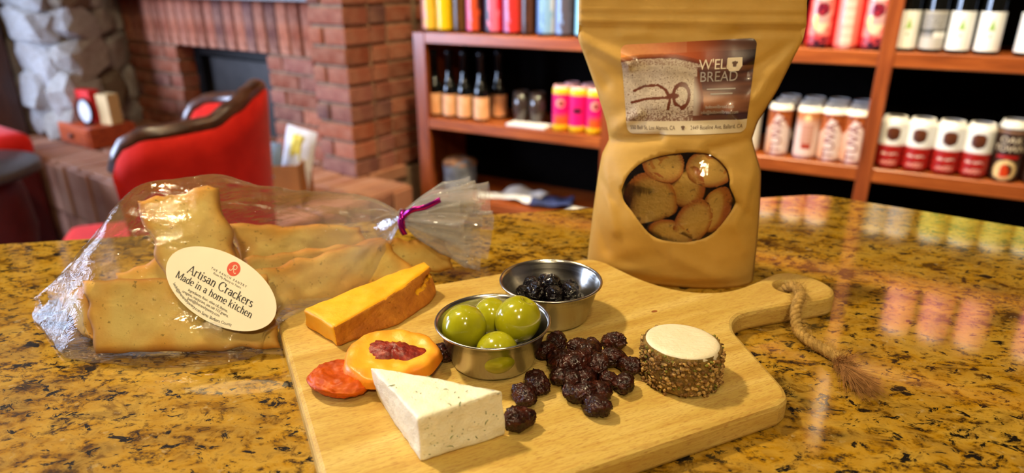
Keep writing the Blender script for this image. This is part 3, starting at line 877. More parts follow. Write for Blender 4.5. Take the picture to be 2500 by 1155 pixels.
# brown cans with upright lettering
def c_tuva(a, z):
    x = a * .033
    if z > .131: return L3(246, 242, 236)
    if abs(a) > 1.15: return L3(70, 32, 18)
    n = noise.noise(Vector((x * 120, z * 90, 7)))
    top = .100 + .02 * math.cos(x * 90) + n * .006
    if z > top: return mixc(L3(120, 52, 20), L3(196, 104, 48), .5 + n + (z - .115) * -10)
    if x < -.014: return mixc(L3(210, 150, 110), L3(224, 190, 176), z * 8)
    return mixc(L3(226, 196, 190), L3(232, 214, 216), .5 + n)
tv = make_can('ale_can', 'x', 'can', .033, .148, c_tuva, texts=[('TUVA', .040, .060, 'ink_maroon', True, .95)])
def c_back(a, z):
    x = a * .033
    if z > .131: return L3(246, 242, 236)
    if abs(a) > 1.15: return L3(70, 32, 18)
    if math.hypot(x + .004, z - .117) < .009: return L3(238, 214, 160)
    if .046 < z < .100 and abs(x) < .015: return L3(196, 140, 124) if int(z * 900) % 2 else L3(206, 156, 142)
    if .032 < z < .044 and abs(x) < .014: return L3(170, 56, 34)
    return mixc(L3(196, 120, 70), L3(228, 200, 196), (.12 - z) * 30)
tb = make_can('ale_can', 'x', 'can', .033, .148, c_back)
place(tb, [(-.317, .045, -.277, .30)], ['brown can turned to its pale back label beside the post bay'], 'brown cans on the middle right shelf')
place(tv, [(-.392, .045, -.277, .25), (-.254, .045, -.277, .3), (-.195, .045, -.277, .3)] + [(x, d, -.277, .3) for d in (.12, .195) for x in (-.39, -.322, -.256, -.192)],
      ['brown and pink can with upright red lettering nearest the kraft pouch', 'brown and pink can with upright red lettering, third from the pouch', 'brown and pink can with upright red lettering touching the post'] + ['brown can in the shaded second row, %s from the pouch' % ORD[i] for i in range(4)] + ['brown can in the shaded third row, %s from the pouch' % ORD[i] for i in range(4)],
      'brown cans on the middle right shelf')
def c_plain(a, z): return L3(236, 234, 230) if abs(a) < 1.3 else L3(40, 34, 30)
pw = make_can('pale_can', 'x', 'can', .033, .138, c_plain)
place(pw, [(-.475, .045, -.277, .3)], ['white can half hidden behind the right side of the kraft pouch'], 'brown cans on the middle right shelf')
# red cans, upper right
def c_red(a, z):
    x = a * .033
    if abs(a) > 1.0: return L3(204, 34, 34)
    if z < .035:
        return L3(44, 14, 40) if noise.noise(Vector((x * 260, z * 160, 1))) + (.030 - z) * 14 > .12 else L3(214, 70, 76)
    d = math.hypot(x / .021, (z - .083) / .042)
    if d < 1:
        if math.hypot(x, z - .100) < .017:
            return L3(176, 40, 56) if noise.noise(Vector((x * 200, z * 260, 5))) > 0 else L3(66, 14, 44)
        if z < .084 and x < -.008: return L3(240, 216, 110)
        if z > .066: return L3(206, 160, 160)
        return L3(244, 206, 176)
    if z > .125 and abs(x) < .020: return L3(250, 236, 228)
    return mixc(L3(236, 96, 92), L3(240, 150, 140), .5 + noise.noise(Vector((x * 80, z * 60, 2))))
def c_redb(a, z):
    x = a * .033
    if abs(x) < .014: return L3(246, 200, 184) if int(z * 1000) % 5 else L3(236, 150, 136)
    return L3(226, 50, 48) if abs(a) > .9 else L3(238, 120, 108)
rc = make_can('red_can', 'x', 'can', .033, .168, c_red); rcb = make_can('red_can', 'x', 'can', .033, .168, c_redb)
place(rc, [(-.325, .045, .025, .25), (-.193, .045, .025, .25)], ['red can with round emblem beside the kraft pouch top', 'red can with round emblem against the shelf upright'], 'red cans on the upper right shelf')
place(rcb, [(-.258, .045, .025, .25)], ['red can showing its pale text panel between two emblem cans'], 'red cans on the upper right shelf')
# white label bottles
def bottle_prof(r, h, sh, neck):
    return [(0, .006), (r * .8, .001), (r * .97, .004), (r, .012), (r, sh), (r * .93, sh + .014), (r * .7, sh + .032), (neck * 1.25, sh + .052), (neck, sh + .072), (neck, h - .016), (neck * 1.22, h - .015), (neck * 1.22, h - .003), (neck * .9, h), (0, h)]
def make_bottle(name, label, r, h, sh, neck, label_z, label_fn, cap='foil_dark', capz=None, wrap=1.35, group=None):
    t = thing(name, label, 'bottle', group=group)
    v, f, _ = lathe(bottle_prof(r, h, sh, neck), 36, .006); obj('glass', v, f, 'glass_dark', t, True)
    z0, z1 = label_z; nu, nv = 34, 34
    V, F, Cc = [], [], []
    for j in range(nv + 1):
        for i in range(nu + 1):
            a = -wrap + 2 * wrap * i / nu; z = z0 + (z1 - z0) * j / nv
            V.append(((r + .0006) * math.sin(a), -(r + .0006) * math.cos(a), z)); Cc.append(label_fn(i / nu, j / nv))
    F = [(j * (nu + 1) + i, j * (nu + 1) + i + 1, (j + 1) * (nu + 1) + i + 1, (j + 1) * (nu + 1) + i) for j in range(nv) for i in range(nu)]
    obj('paper_label', V, F, 'print_satin', t, True, Cc)
    capz = capz or h - .05
    v, f, _ = lathe([(neck * 1.06, capz), (neck * 1.08, h - .017), (neck * 1.3, h - .016), (neck * 1.3, h - .003), (neck, h + .001), (0, h + .001)], 24); obj('capsule', v, f, cap, t, True)
    return t
def l_white(a, b):
    x = (a - .5) * 2
    if b > .55 and b < .82 and abs(x - .05) < .17 * (.84 - b) / .27: return L3(150, 190, 90)
    if .50 < b <= .55 and abs(x - .03) < .22: return L3(190, 206, 170)
    if math.hypot((x - .02) * .9, b - .38) < .05: return L3(230, 150, 140)
    return L3(244, 244, 242)
def l_grey(a, b):
    n = noise.noise(Vector((a * 30, b * 46, 3)))
    if b > .93: return L3(176, 170, 160)
    if .30 < b < .46 and a > .55: return L3(236, 236, 232)
    if .42 < b < .52: return L3(66, 66, 64)
    if b < .3: return L3(190, 186, 182)
    return mixc(L3(90, 90, 88), L3(176, 172, 170), .6 + n * 1.2)
def l_peach(a, b):
    return mixc(L3(236, 166, 116), L3(244, 186, 140), noise.noise(Vector((a * 3, b * 3, 0))) + .5)
wb = make_bottle('wine_bottle', 'x', .0265, .245, .125, .012, (.010, .100), l_white); wg = make_bottle('wine_bottle', 'x', .0265, .245, .125, .012, (.010, .100), l_grey)
place(wb, [(-.122, .045, .025, .3), (-.007, .045, .025, .34), (.053, .045, .025, .34), (.135, .045, .025, .34)],
      ['white label bottle with green tree mark beside the shelf upright', 'white label bottle with green tree mark right of the grey label', 'white label bottle with green tree mark beside the dark gap', 'white label bottle cut off by the right edge of the photo'], 'white label bottles on the upper right shelf')
place(wg, [(-.064, .045, .025, .3)], ['dark bottle turned to its grey text back label'], 'white label bottles on the upper right shelf')
# peach label bottles
pb = make_bottle('sparkling_wine_bottle', 'x', .028, .238, .098, .0115, (.010, .086), l_peach, capz=.165)
place(pb, [(-1.603, .06, -.277, .5), (-1.538, .06, -.277, .5), (-1.474, .06, -.277, .5), (-1.400, .055, -.277, .5), (-1.372, .13, -.277, .9)],
      ['%s dark bottle with peach label from the left end of the shelf' % ORD[i] for i in range(4)] + ['dark bottle with peach label standing behind the row of four'], 'peach label bottles on the left shelf')
# pink cans
def c_pink(a, z):
    x = a * .028
    if z < .022: return L3(240, 190, 30)
    if z > .143: return L3(238, 180, 190)
    if z > .122: return L3(236, 196, 40)
    if math.hypot(x, z - .095) < .015: return L3(226, 160, 150) if math.hypot(x - .003, z - .093) > .009 else L3(150, 40, 50)
    if z < .062 and x > -.02: return mixc(L3(226, 92, 40), L3(236, 40, 120), (z - .045) * 60)
    return L3(232, 20, 118)
def c_pinkb(a, z):
    x = a * .028
    if z < .022: return L3(240, 190, 30)
    if z > .143: return L3(238, 180, 190)
    if z > .122: return L3(236, 196, 40)
    if .066 < z < .090 and abs(x) < .014: return L3(60, 24, 40) if z < .080 else L3(206, 30, 106)
    return L3(228, 24, 122)
pk = make_can('pink_can', 'x', 'can', .028, .150, c_pink); pkb = make_can('pink_can', 'x', 'can', .028, .150, c_pinkb)
place(pk, [(-1.083, .045, -.277, .45), (-.961, .045, -.277, .4), (-.900, .045, -.277, .4)] + [(x, .115, -.277, .4) for x in (-1.075, -1.012, -.950)],
      ['pink and yellow slim can at the left of its row', 'pink and yellow slim can third in its row', 'pink and yellow slim can touching the kraft pouch outline'] + ['pink slim can in the second row, %s from the left' % ORD[i] for i in range(3)], 'pink slim cans on the left shelf')
place(pkb, [(-1.022, .045, -.277, .45)], ['pink slim can turned to its dark text panel'], 'pink slim cans on the left shelf')
# tall decorated bottles on the top left shelf
def stripes(cols, dark):
    def fn(a, z):
        if z < .012: return dark
        u = (a + 1.5) / 3.0
        if u < 0 or u > 1: return dark
        n = noise.noise(Vector((a * 2.2, z * 26, len(cols)))) * .25
        i = max(0, min(len(cols) - 1, int((u + n * .5) * len(cols))))
        return cols[i]
    return fn
DK = L3(16, 12, 14)
TOPL = [(-1.606, 'yellow and pink', [L3(228, 160, 140), L3(236, 190, 60), L3(226, 170, 20)], .030), (-1.546, 'plain yellow', [L3(236, 190, 60), L3(244, 200, 20), L3(238, 190, 10)], .030),
        (-1.482, 'dark brown', [L3(70, 44, 20), L3(96, 62, 22)], .024), (-1.420, 'pink and orange', [L3(232, 96, 140), L3(206, 76, 40), L3(60, 30, 30)], .029),
        (-1.345, 'rose and red', [L3(40, 30, 60), L3(226, 110, 140), L3(230, 40, 60)], .031), (-1.272, 'lilac and red', [L3(190, 110, 160), L3(210, 50, 50), L3(200, 60, 50)], .030),
        (-1.214, 'dull brown', [L3(60, 34, 22), L3(84, 50, 34)], .022), (-1.146, 'pale blue', [L3(90, 130, 190), L3(130, 170, 210), L3(200, 206, 226)], .031),
        (-1.080, 'grey blue', [L3(120, 150, 206), L3(84, 78, 92), L3(70, 66, 78)], .030), (-1.012, 'cyan and plum', [L3(150, 220, 250), L3(90, 66, 96), L3(70, 50, 80)], .029),
        (-.948, 'deep blue', [L3(40, 130, 210), L3(70, 100, 190), L3(40, 30, 90)], .030), (-.885, 'black', [L3(20, 18, 24), L3(34, 30, 40)], .028)]
for x, nm, cols, r in TOPL:
    t = thing('spirits_bottle', nm + ' tall bottle in the row on the top left shelf', 'bottle', sloc(x, .055, .025), (0, 0, SROT + .5), 'tall bottles on the top left shelf')
    v, f, c = lathe([(0, .004), (r * .85, 0), (r, .008), (r, .165), (r * .8, .185), (.013, .205), (.013, .245), (0, .246)], 40, .004, stripes(cols, DK)); obj('bottle_body', v, f, 'print_gloss', t, True, c)
    v, f, _ = lathe([(.0138, .225), (.0145, .252), (.010, .254), (0, .254)], 20); obj('cap', v, f, 'foil_dark', t, True)
# tumblers
for i, x in enumerate((-1.262, -1.198)):
    t = thing('dark_tumbler', ['dark glass tumbler beside the peach label bottles', 'dark glass tumbler beside the pink cans'][i], 'glass', sloc(x, .10, -.277), (0, 0, 0), 'dark tumblers on the left shelf')
    v, f, _ = lathe([(0, .001), (.021, .001), (.024, .006), (.030, .06), (.027, .110), (.0255, .110), (.028, .06), (.022, .010), (0, .010)], 28); obj('tumbler_body', v, f, 'tumbler_glass', t, True)
# price card
cd = thing('shelf_card', 'white paper card lying flat on the shelf before the tumblers', 'card', sloc(-1.205, .050, -.277), (0, 0, SROT))
obj('card', *box((0, 0, .004), (.150, .062, .007), .001), 'paper_white', cd)
# lower shelf: grey pot, papers, blue cloth
pt = thing('stone_pot', 'grey stone pot with brown top on the bottom shelf', 'pot', sloc(-1.525, .09, -.565), (0, 0, .3))
V, F, _ = lathe([(0, .001), (.052, .001), (.060, .010), (.064, .05), (.062, .10), (.058, .118), (.040, .126), (0, .122)], 30, .006)
V = [Vector(q) * (1 + .10 * noise.noise(Vector(q) * 26)) for q in V]; obj('pot_body', V, F, simple('pot_stone', lin(108, 112, 124), .8, var=.45, scale=30, bump=.8, bscale=90).name, pt, True)
V, F, _ = lathe([(.062, .100), (.066, .110), (.058, .122), (.030, .131), (0, .129)], 30); V = [Vector(q) * (1 + .06 * noise.noise(Vector(q) * 40)) for q in V]; obj('pot_lid', V, F, simple('pot_brown', lin(128, 88, 62), .8, var=.35, scale=40).name, pt, True)
def wavy_sheet(w, d, amp, seed, n=14, th_=.002):
    top = []
    for j in range(n + 1):
        for i in range(n + 1):
            x, y = (i / n - .5) * w, (j / n - .5) * d
            top.append(Vector((x, y, .002 + amp * (.5 + .5 * noise.noise(Vector((x * 18 + seed, y * 18, seed)))))))
    m = n + 1; F = [(j * m + i, j * m + i + 1, (j + 1) * m + i + 1, (j + 1) * m + i) for j in range(n) for i in range(n)]
    k = len(top); V = top + [q - Vector((0, 0, th_)) for q in top]; F += [tuple(k + i for i in q[::-1]) for q in F]
    rim = [i for i in range(m)] + [j * m + n for j in range(1, m)] + [n * m + i for i in range(n - 1, -1, -1)] + [j * m for j in range(n - 1, 0, -1)]
    for a, b in zip(rim, rim[1:] + rim[:1]): F.append((b, a, a + k, b + k))
    return V, F
for nm, lb, cat, x, d, w, dd, amp, mt, rz in (('folded_leaflet', 'pale grey leaflet lying on the bottom shelf beside the stone pot', 'leaflet', -1.385, .07, .09, .07, .008, 'paper_white', .4),
        ('newspaper', 'crumpled pale newspaper on the bottom shelf', 'newspaper', -1.265, .11, .17, .13, .03, 'paper_white', -.2),
        ('blue_cloth', 'crumpled dark blue cloth on the bottom shelf', 'cloth', -1.13, .09, .15, .12, .035, 'cloth_blue', .3),
        ('loose_paper', 'white paper on the bottom shelf near the pouch', 'paper', -.99, .06, .13, .08, .010, 'paper_white', .1)):
    V, F = wavy_sheet(w, dd, amp, x * 10); tag(obj(nm, V, F, mt, smooth=True, loc=sloc(x, d, -.565), rot=(0, 0, SROT + rz)), lb, cat)
# cans on the upper shelves: out of the picture but mirrored in the polished counter
def flat_can(c1, c2):
    def fn(a, z): return L3(240, 236, 228) if z > .133 else mixc(c1, c2, .5 + .6 * noise.noise(Vector((a * 1.5, z * 22, 1))))
    return fn
UP = [('green_can', 'pale green can mirrored in the counter', L3(150, 170, 60), L3(190, 196, 100), [(.030, .31), (.099, .31), (.170, .31), (.24, .31)], 'green cans on the high shelf'),
      ('grey_can', 'grey blue can mirrored in the counter', L3(150, 170, 180), L3(190, 170, 150), [(-.112, .31), (-.052, .31)], 'grey cans on the high shelf'),
      ('rose_can', 'rose can mirrored in the counter beside the pouch', L3(230, 120, 110), L3(236, 170, 160), [(-.325, .31), (-.258, .31), (-.40, .31), (-.47, .31)], 'rose cans on the high shelf'),
      ('blush_can', 'blush pink can mirrored as a pink disc in the counter', L3(248, 150, 150), L3(250, 170, 170), [(-.004, .60), (.086, .60), (.175, .60), (.31, .60)], 'blush cans on the highest shelf')]
for nm, lb, c1, c2, spots, grp in UP:
    pr = make_can(nm, 'x', 'can', .033 if nm != 'blush_can' else .038, .150, flat_can(c1, c2), n=36, dense=.006)
    place(pr, [(x, .045, z, 0) for x, z in spots], [lb + ', %s along its shelf' % ORD[i] for i in range(len(spots))], grp)

# ------------------------------------------------------------------ furniture on the left
def floc(s, t, z): q = FO + FA * s + FB * t; return (q.x, q.y, z)
# red tub chair with wooden rail
ch = thing('tub_chair', 'red upholstered tub chair with sweeping dark wooden top rail', 'armchair', (-.825, 1.61, FLOOR_Z), (0, 0, R(6)))
def chair_plan(a):
    """a 0..1 from one arm front round the back to the other; local: back towards +X, front towards -X"""
    an = -1.74 + 3.48 * a
    return Vector((.235 * math.cos(an), .245 * math.sin(an), 0))
def chair_top(a):
    k = abs(a - .5) * 2; return interp(k, [(0, .908), (.13, .900), (.30, .876), (.46, .852), (.80, .845), (.93, .826), (1, .77)])
NA, NZ = 48, 10
def shell(off):
    g = []
    for j in range(NZ + 1):
        for i in range(NA + 1):
            a = i / NA; q = chair_plan(a); n_ = Vector((q.x / .235 ** 2, q.y / .245 ** 2, 0)).normalized(); tj = j / NZ
            z0 = .28; z = z0 + (chair_top(a) - z0) * tj
            fl = .86 + .14 * tj - .02 * math.sin(PI * tj)
            g.append(Vector((q.x * fl, q.y * fl, z)) + n_ * off)
    return g
m = NA + 1
outer, inner = shell(0), shell(-.045)
F = [(j * m + i, j * m + i + 1, (j + 1) * m + i + 1, (j + 1) * m + i) for j in range(NZ) for i in range(NA)]
k = len(outer); F2 = F + [tuple(k + i for i in q[::-1]) for q in F]
for i in range(NA): F2 += [(NZ * m + i, NZ * m + i + 1, k + NZ * m + i + 1, k + NZ * m + i), (i + 1, i, k + i, k + i + 1)]
for j in range(NZ): F2 += [((j + 1) * m, j * m, k + j * m, k + (j + 1) * m), (j * m + NA, (j + 1) * m + NA, k + (j + 1) * m + NA, k + j * m + NA)]
obj('backrest', outer + inner, F2, 'red_velvet', ch, True)
rail = [(outer[NZ * m + i] + inner[NZ * m + i]) / 2 + Vector((0, 0, .006)) for i in range(NA + 1)]
obj('top_rail', *tube(rail, .021, 10), 'trim_wood', ch, True)
V = [Vector((math.cos(2 * PI * i / 32) * .165, math.sin(2 * PI * i / 32) * .155, 0)) for i in range(32)]
V, F, _ = lathe([(0, .30), (.150, .30), (.165, .32), (.168, .40), (.15, .43), (0, .44)], 32); obj('seat_cushion', V, F, 'red_velvet', ch, True)
V, F, _ = lathe([(.14, .25), (.178, .25), (.182, .285), (.14, .29)], 32); obj('seat_rail', V, F, 'trim_wood', ch, True)
for x, y in ((.11, .11), (.11, -.11), (-.12, .11), (-.12, -.11)): obj('leg', *tube([(x, y, .27), (x * 1.1, y * 1.1, .12), (x * 1.2, y * 1.2, 0)], [.019, .016, .011], 10), 'trim_wood', ch, True)
# red cushioned stool
st = thing('red_stool', 'low red cushioned stool in front of the hearth', 'stool', (-1.17, 1.86, FLOOR_Z), (0, 0, R(20)))
obj('cushion', *box((0, 0, .41), (.30, .28, .09), .03, 3), 'red_velvet', st)
obj('stool_frame', *box((0, 0, .345), (.27, .25, .04), .006), 'trim_wood', st)
for x in (-.11, .11):
    for y in (-.10, .10): obj('leg', *tube([(x, y, .34), (x * 1.05, y * 1.05, 0)], [.018, .012], 8), 'trim_wood', st, True)
# round drum table at the far left
tb_ = thing('drum_table', 'round dark topped drum table with dark red base at the left edge', 'table', (-1.96, 2.25, FLOOR_Z))
v, f, _ = lathe([(0, .515), (.27, .515), (.285, .52), (.285, .54), (.275, .548), (0, .548)], 48); obj('table_top', v, f, simple('table_dark', lin(66, 56, 50), .35, var=.2).name, tb_, True)
v, f, _ = lathe([(.20, .514), (.215, .44), (.225, .30), (.20, .16), (.19, .10), (0, .10)], 40); obj('drum', v, f, 'dark_red_leather', tb_, True)
for k in range(4):
    an = k * PI / 2 + .5; obj('leg', *tube([(.15 * math.cos(an), .15 * math.sin(an), .12), (.18 * math.cos(an), .18 * math.sin(an), 0)], [.025, .014], 8), 'dark_wood', tb_, True)
ra = thing('red_armchair', 'red rounded armchair back behind the drum table', 'armchair', (-2.22, 2.785, FLOOR_Z), (0, 0, R(-36)))
obj('arm_roll', *box((.10, 0, .52), (.36, .20, .12), .05, 4), 'red_velvet', ra, True)
obj('armchair_body', *box((.08, .0, .25), (.38, .19, .42), .03, 2), 'dark_red_leather', ra)
# wooden box with things on top
wbx = thing('wooden_box', 'orange brown wooden drawer box on the hearth', 'box', floc(1.41, -.27, HZ + .003), (0, 0, FROT + PI))
obj('box_body', *box((0, 0, .045), (.30, .20, .09), .004), 'box_wood', wbx)
dr = obj('drawer_front', *box((0, -.102, .045), (.27, .008, .07), .003), 'box_wood', wbx)
v, f, _ = lathe([(0, 0), (.008, 0), (.011, .010), (.006, .016), (0, .017)], 14); obj('knob', v, f, 'dark_wood', dr, True, loc=(0, -.106, .045), rot=(R(90), 0, 0))
BTOP = HZ + .094
def on_box(x, y):
    c, s = math.cos(FROT + PI), math.sin(FROT + PI); bx, by, _ = floc(1.41, -.27, 0); return (bx + x * c - y * s, by + x * s + y * c, BTOP)
tag(obj('red_carton', *box((0, 0, .07), (.115, .05, .14), .003), 'red_card', loc=on_box(-.035, .0), rot=(0, 0, FROT + PI + .15)), 'bright red carton standing on the wooden box', 'carton')
ckk = thing('oval_clock', 'small oval white faced ornament with black rim on the wooden box', 'ornament', on_box(.055, -.05), (0, 0, FROT + PI + .5))
V, F = [], []
for sc_, y in ((1, .0), (1, -.014), (.86, -.016), (.84, -.010), (0.01, -.010)):
    V += [Vector((.036 * sc_ * math.cos(2 * PI * i / 32), y, .062 + .058 * sc_ * math.sin(2 * PI * i / 32))) for i in range(32)]
for j in range(4):
    for i in range(32): F.append((j * 32 + i, j * 32 + (i + 1) % 32, (j + 1) * 32 + (i + 1) % 32, (j + 1) * 32 + i))
o_ = obj('rim', V[:128], F[:96] + [tuple(range(32))], 'black_metal', ckk, True)
obj('face', [Vector((.031 * math.cos(2 * PI * i / 32), -.0125, .062 + .051 * math.sin(2 * PI * i / 32))) for i in range(32)], [tuple(range(31, -1, -1))], 'paper_white', ckk)
obj('foot', *box((0, .004, .005), (.04, .024, .01), .002), 'black_metal', ckk)
tag(obj('beige_carton', *box((0, 0, .066), (.07, .06, .132), .003), 'beige_card', loc=on_box(.115, .02), rot=(0, 0, FROT + PI + .25)), 'beige carton standing behind the oval ornament', 'carton')
tag(obj('paper_coaster', *box((0, 0, .003), (.075, .075, .006), .001), 'paper_white', loc=floc(.55, -.43, HZ + .004), rot=(0, 0, .4)), 'small white coaster lying on the hearth', 'coaster')
# cardboard box with paper packets
cb = thing('cardboard_box', 'brown cardboard box with a hand hole on the hearth', 'box', floc(.02, -.33, HZ + .003), (0, 0, R(3)))
W_, D_, H_ = .205, .16, .135
hole = [(.022 * math.cos(2 * PI * i / 20), .100 + .011 * math.sin(2 * PI * i / 20)) for i in range(20)]
v, f = slab([(-W_ / 2, 0), (W_ / 2, 0), (W_ / 2, H_), (-W_ / 2, H_)], [(0, 0), (0, .005)], hole, [(0, 0), (0, .005)])
obj('front_flap', [(x, -D_ / 2 + .005 - z, y) for x, y, z in v], f, 'cardboard', cb)
obj('box_shell', *join(box((0, D_ / 2 - .0025, H_ / 2), (W_, .005, H_)), box((-W_ / 2 + .0025, 0, H_ / 2), (.005, D_, H_)), box((W_ / 2 - .0025, 0, H_ / 2), (.005, D_, H_)), box((0, 0, .0025), (W_, D_, .005))), 'cardboard', cb)
def packet(w, h, dep, seed):
    V, F = [], []; n = 10
    for side in (1, -1):
        for j in range(n + 1):
            for i in range(n + 1):
                u, t = i / n * 2 - 1, j / n * 2 - 1
                b = dep * max(0, (1 - u * u)) ** .5 * max(0, 1 - t * t) ** .5
                V.append(Vector((u * w / 2, side * (b + .0006) + .006 * noise.noise(Vector((u * 2, t * 2, seed))), (t + 1) / 2 * h)))
    m = n + 1
    for s_ in range(2):
        for j in range(n):
            for i in range(n):
                a = s_ * m * m + j * m + i; q = (a, a + 1, a + 1 + m, a + m); F.append(q if s_ else q[::-1])
    return V, F
bx, by, bz = floc(.02, -.33, HZ + .01)
V, F = packet(.11, .20, .02, 1); tag(obj('paper_packet', V, F, 'paper_blue', smooth=True, loc=(bx - .045, by - .02, bz), rot=(.05, R(10), R(8))), 'pale blue and white packet leaning in the cardboard box', 'packet')
V, F = packet(.105, .235, .02, 2); pkt = tag(obj('paper_packet', V, F, 'paper_white', smooth=True, loc=(bx + .045, by + .02, bz), rot=(-.05, R(14), R(-12))), 'white and yellow packet leaning in the cardboard box', 'packet')
V, F = packet(.04, .09, .006, 3); obj('yellow_panel', [q + Vector((-.004, -.017, .125)) for q in V], F, 'paper_yellow', pkt, True)

# ================================================================== foreground
T = .014
# ------------------------------------------------------------------ chopping board (local X along the grain)
BROT = R(24.5)
def bloc(s, w, z=T): return Vector((s * math.cos(BROT) - w * math.sin(BROT), s * math.sin(BROT) + w * math.cos(BROT), z))
ctrl = [(.236, .2000), (.2435, .2025), (.2485, .2085), (.2515, .2165), (.2545, .2265), (.259, .2412), (.2638, .2570), (.2675, .2675), (.2755, .2770), (.2875, .2822), (.303, .2813), (.326, .2786), (.346, .2755),
        (.3575, .2757), (.3665, .2820), (.3705, .2920), (.3695, .3030), (.3640, .3140), (.3545, .3195), (.343, .3185), (.326, .3145), (.307, .3120), (.290, .3150), (.2765, .3235), (.2665, .3365), (.2595, .3540), (.2555, .3740), (.2530, .3880), (.2480, .3965), (.2390, .4010)]
out2 = [(p.x, p.y) for p in catmull([(x, y, 0) for x, y in ctrl], 4)]
bl = rounded_outline([(.21, .2000), (.21, .4022), (.021, .4100), (.021, .2000)], [0, 0, .016, .012], 8)
outline = out2 + [p for p in bl if p[0] < .2]
hole = [(.3425 + .0098 * math.cos(2 * PI * i / 36), .2985 + .0098 * math.sin(2 * PI * i / 36)) for i in range(36)]
board = thing('chopping_board', 'pale wooden chopping board with rounded handle and hanging hole', 'chopping board', (0, 0, 0), (0, 0, BROT))
v, f = slab(outline, [(.0022, .0002), (.0006, .001), (0, .0025), (0, T - .003), (.0008, T - .001), (.0026, T)], hole, [(.001, .0002), (0, .0015), (0, T - .002), (.0012, T)])
obj('board_panel', v, f, 'board_wood', board)
kn = [(.2385 + .0022 * math.cos(2 * PI * i / 16), .3075 + .0013 * math.sin(2 * PI * i / 16), T + .00012) for i in range(16)]
obj('knot', kn, [tuple(range(16))], 'board_knot', board)

# ------------------------------------------------------------------ twine through the handle hole
tw = thing('jute_twine', 'frayed jute twine loop hanging from the board handle onto the counter', 'twine')
path = catmull([(.1835, .4180, .006), (.1860, .4135, .0125), (.1885, .4070, .0175), (.1885, .3985, .0180), (.1862, .3915, .0172), (.1822, .3855, .0155), (.1795, .3800, .0105), (.1785, .3725, .0052), (.1790, .3640, .0040), (.1815, .3550, .0040), (.1850, .3480, .0042), (.1880, .3420, .0042), (.1885, .3370, .0042)], 12)
random.seed(3)
for k in range(3):
    P_, n_ = [], len(path); prev = None
    for i, q in enumerate(path):
        d = (path[min(i + 1, n_ - 1)] - path[max(i - 1, 0)]).normalized()
        x = (d.cross(Vector((0, 0, 1))) if prev is None else prev - d * prev.dot(d)); x = x.normalized(); prev = x; y = d.cross(x)
        a = i * .42 + 2 * PI * k / 3; P_.append(q + (x * math.cos(a) + y * math.sin(a)) * .0017)
    obj('strand', *tube(P_, .0019, 9), 'jute', tw, True)
def hairs(bases, n, ln, rad, spread, mat, name, droop=0.0, rnd=random):
    V, F = [], []
    for _ in range(n):
        b, d = bases(rnd); p = Vector(b); d = Vector(d); L = ln * rnd.uniform(.5, 1.3); pts = [p]
        for j in range(4):
            d = (d + Vector((rnd.uniform(-1, 1), rnd.uniform(-1, 1), rnd.uniform(-1, 1) - droop)) * spread).normalized()
            q = pts[-1] + d * L / 4
            if q.z < .0004: q.z = .0004
            pts.append(q)
        v, f = tube(pts, [rad, rad, rad * .8, rad * .6, rad * .3], 3, False); k = len(V); V += v; F += [tuple(i + k for i in q) for q in f]
    o = obj(name, V, F, mat, tw); o['kind'] = 'stuff'; return o
def fuzz(rnd):
    i = rnd.randrange(6, len(path) - 1); d = Vector((rnd.uniform(-1, 1), rnd.uniform(-1, 1), rnd.uniform(-.4, 1))).normalized()
    return path[i] + d * .003, d
hairs(fuzz, 1000, .0055, .00007, .55, 'jute', 'loose_fibres')
tend = path[-1]
def knotb(rnd):
    a = rnd.uniform(0, 2 * PI); c = tend + Vector((rnd.uniform(-.003, .003), rnd.uniform(-.007, .001), rnd.uniform(-.001, .002)))
    return c, (math.cos(a) * .5 + .3, -.6, math.sin(a) * .8)
hairs(knotb, 420, .011, .00011, .45, 'jute_fray', 'frayed_knot', .2)
def tuftb(rnd):
    c = tend + Vector((rnd.uniform(-.0035, .0025), -.010 + rnd.uniform(-.003, .003), rnd.uniform(-.002, .002)))
    return c, (rnd.gauss(.22, .28), -1, rnd.gauss(0, .16))
hairs(tuftb, 900, .021, .00010, .13, 'jute_fray', 'frayed_tuft', .1)

# ------------------------------------------------------------------ steel sauce cups
def make_cup():
    t = thing('sauce_cup', 'x', 'sauce cup')
    rb, rt_, h = .0228, .0308, .0245
    prof = [(0, .0006), (rb * .9, .0004), (rb, .0010), (rb + .0004, .0022), (rt_ - .0012, h - .0018), (rt_ - .0002, h - .0012), (rt_ + .0004, h - .0004), (rt_ + .0001, h + .0003), (rt_ - .0007, h), (rt_ - .0015, h - .0015), (rb - .0003, .003), (rb - .0014, .0016), (0, .0014)]
    v, f, _ = lathe(prof, 96); obj('cup_wall', v, f, 'steel', t, True)
    v, f = [], []
    ring = [(rt_ * math.cos(2 * PI * i / 96), rt_ * math.sin(2 * PI * i / 96), h - .0003) for i in range(97)]
    obj('rolled_rim', *tube(ring, .00075, 8, False), 'steel', t, True)
    return t
C1, C2 = Vector((-.0106, .3232, T + .0002)), Vector((.0236, .3742, T + .0002))
cup = make_cup(); cup.location = C1; cup['label'] = 'stainless steel sauce cup filled with green olives'; cup['group'] = 'steel sauce cups on the board'
cup2 = copy_tree(cup, C2, None, 'stainless steel sauce cup holding dark glossy berries'); cup2['group'] = 'steel sauce cups on the board'
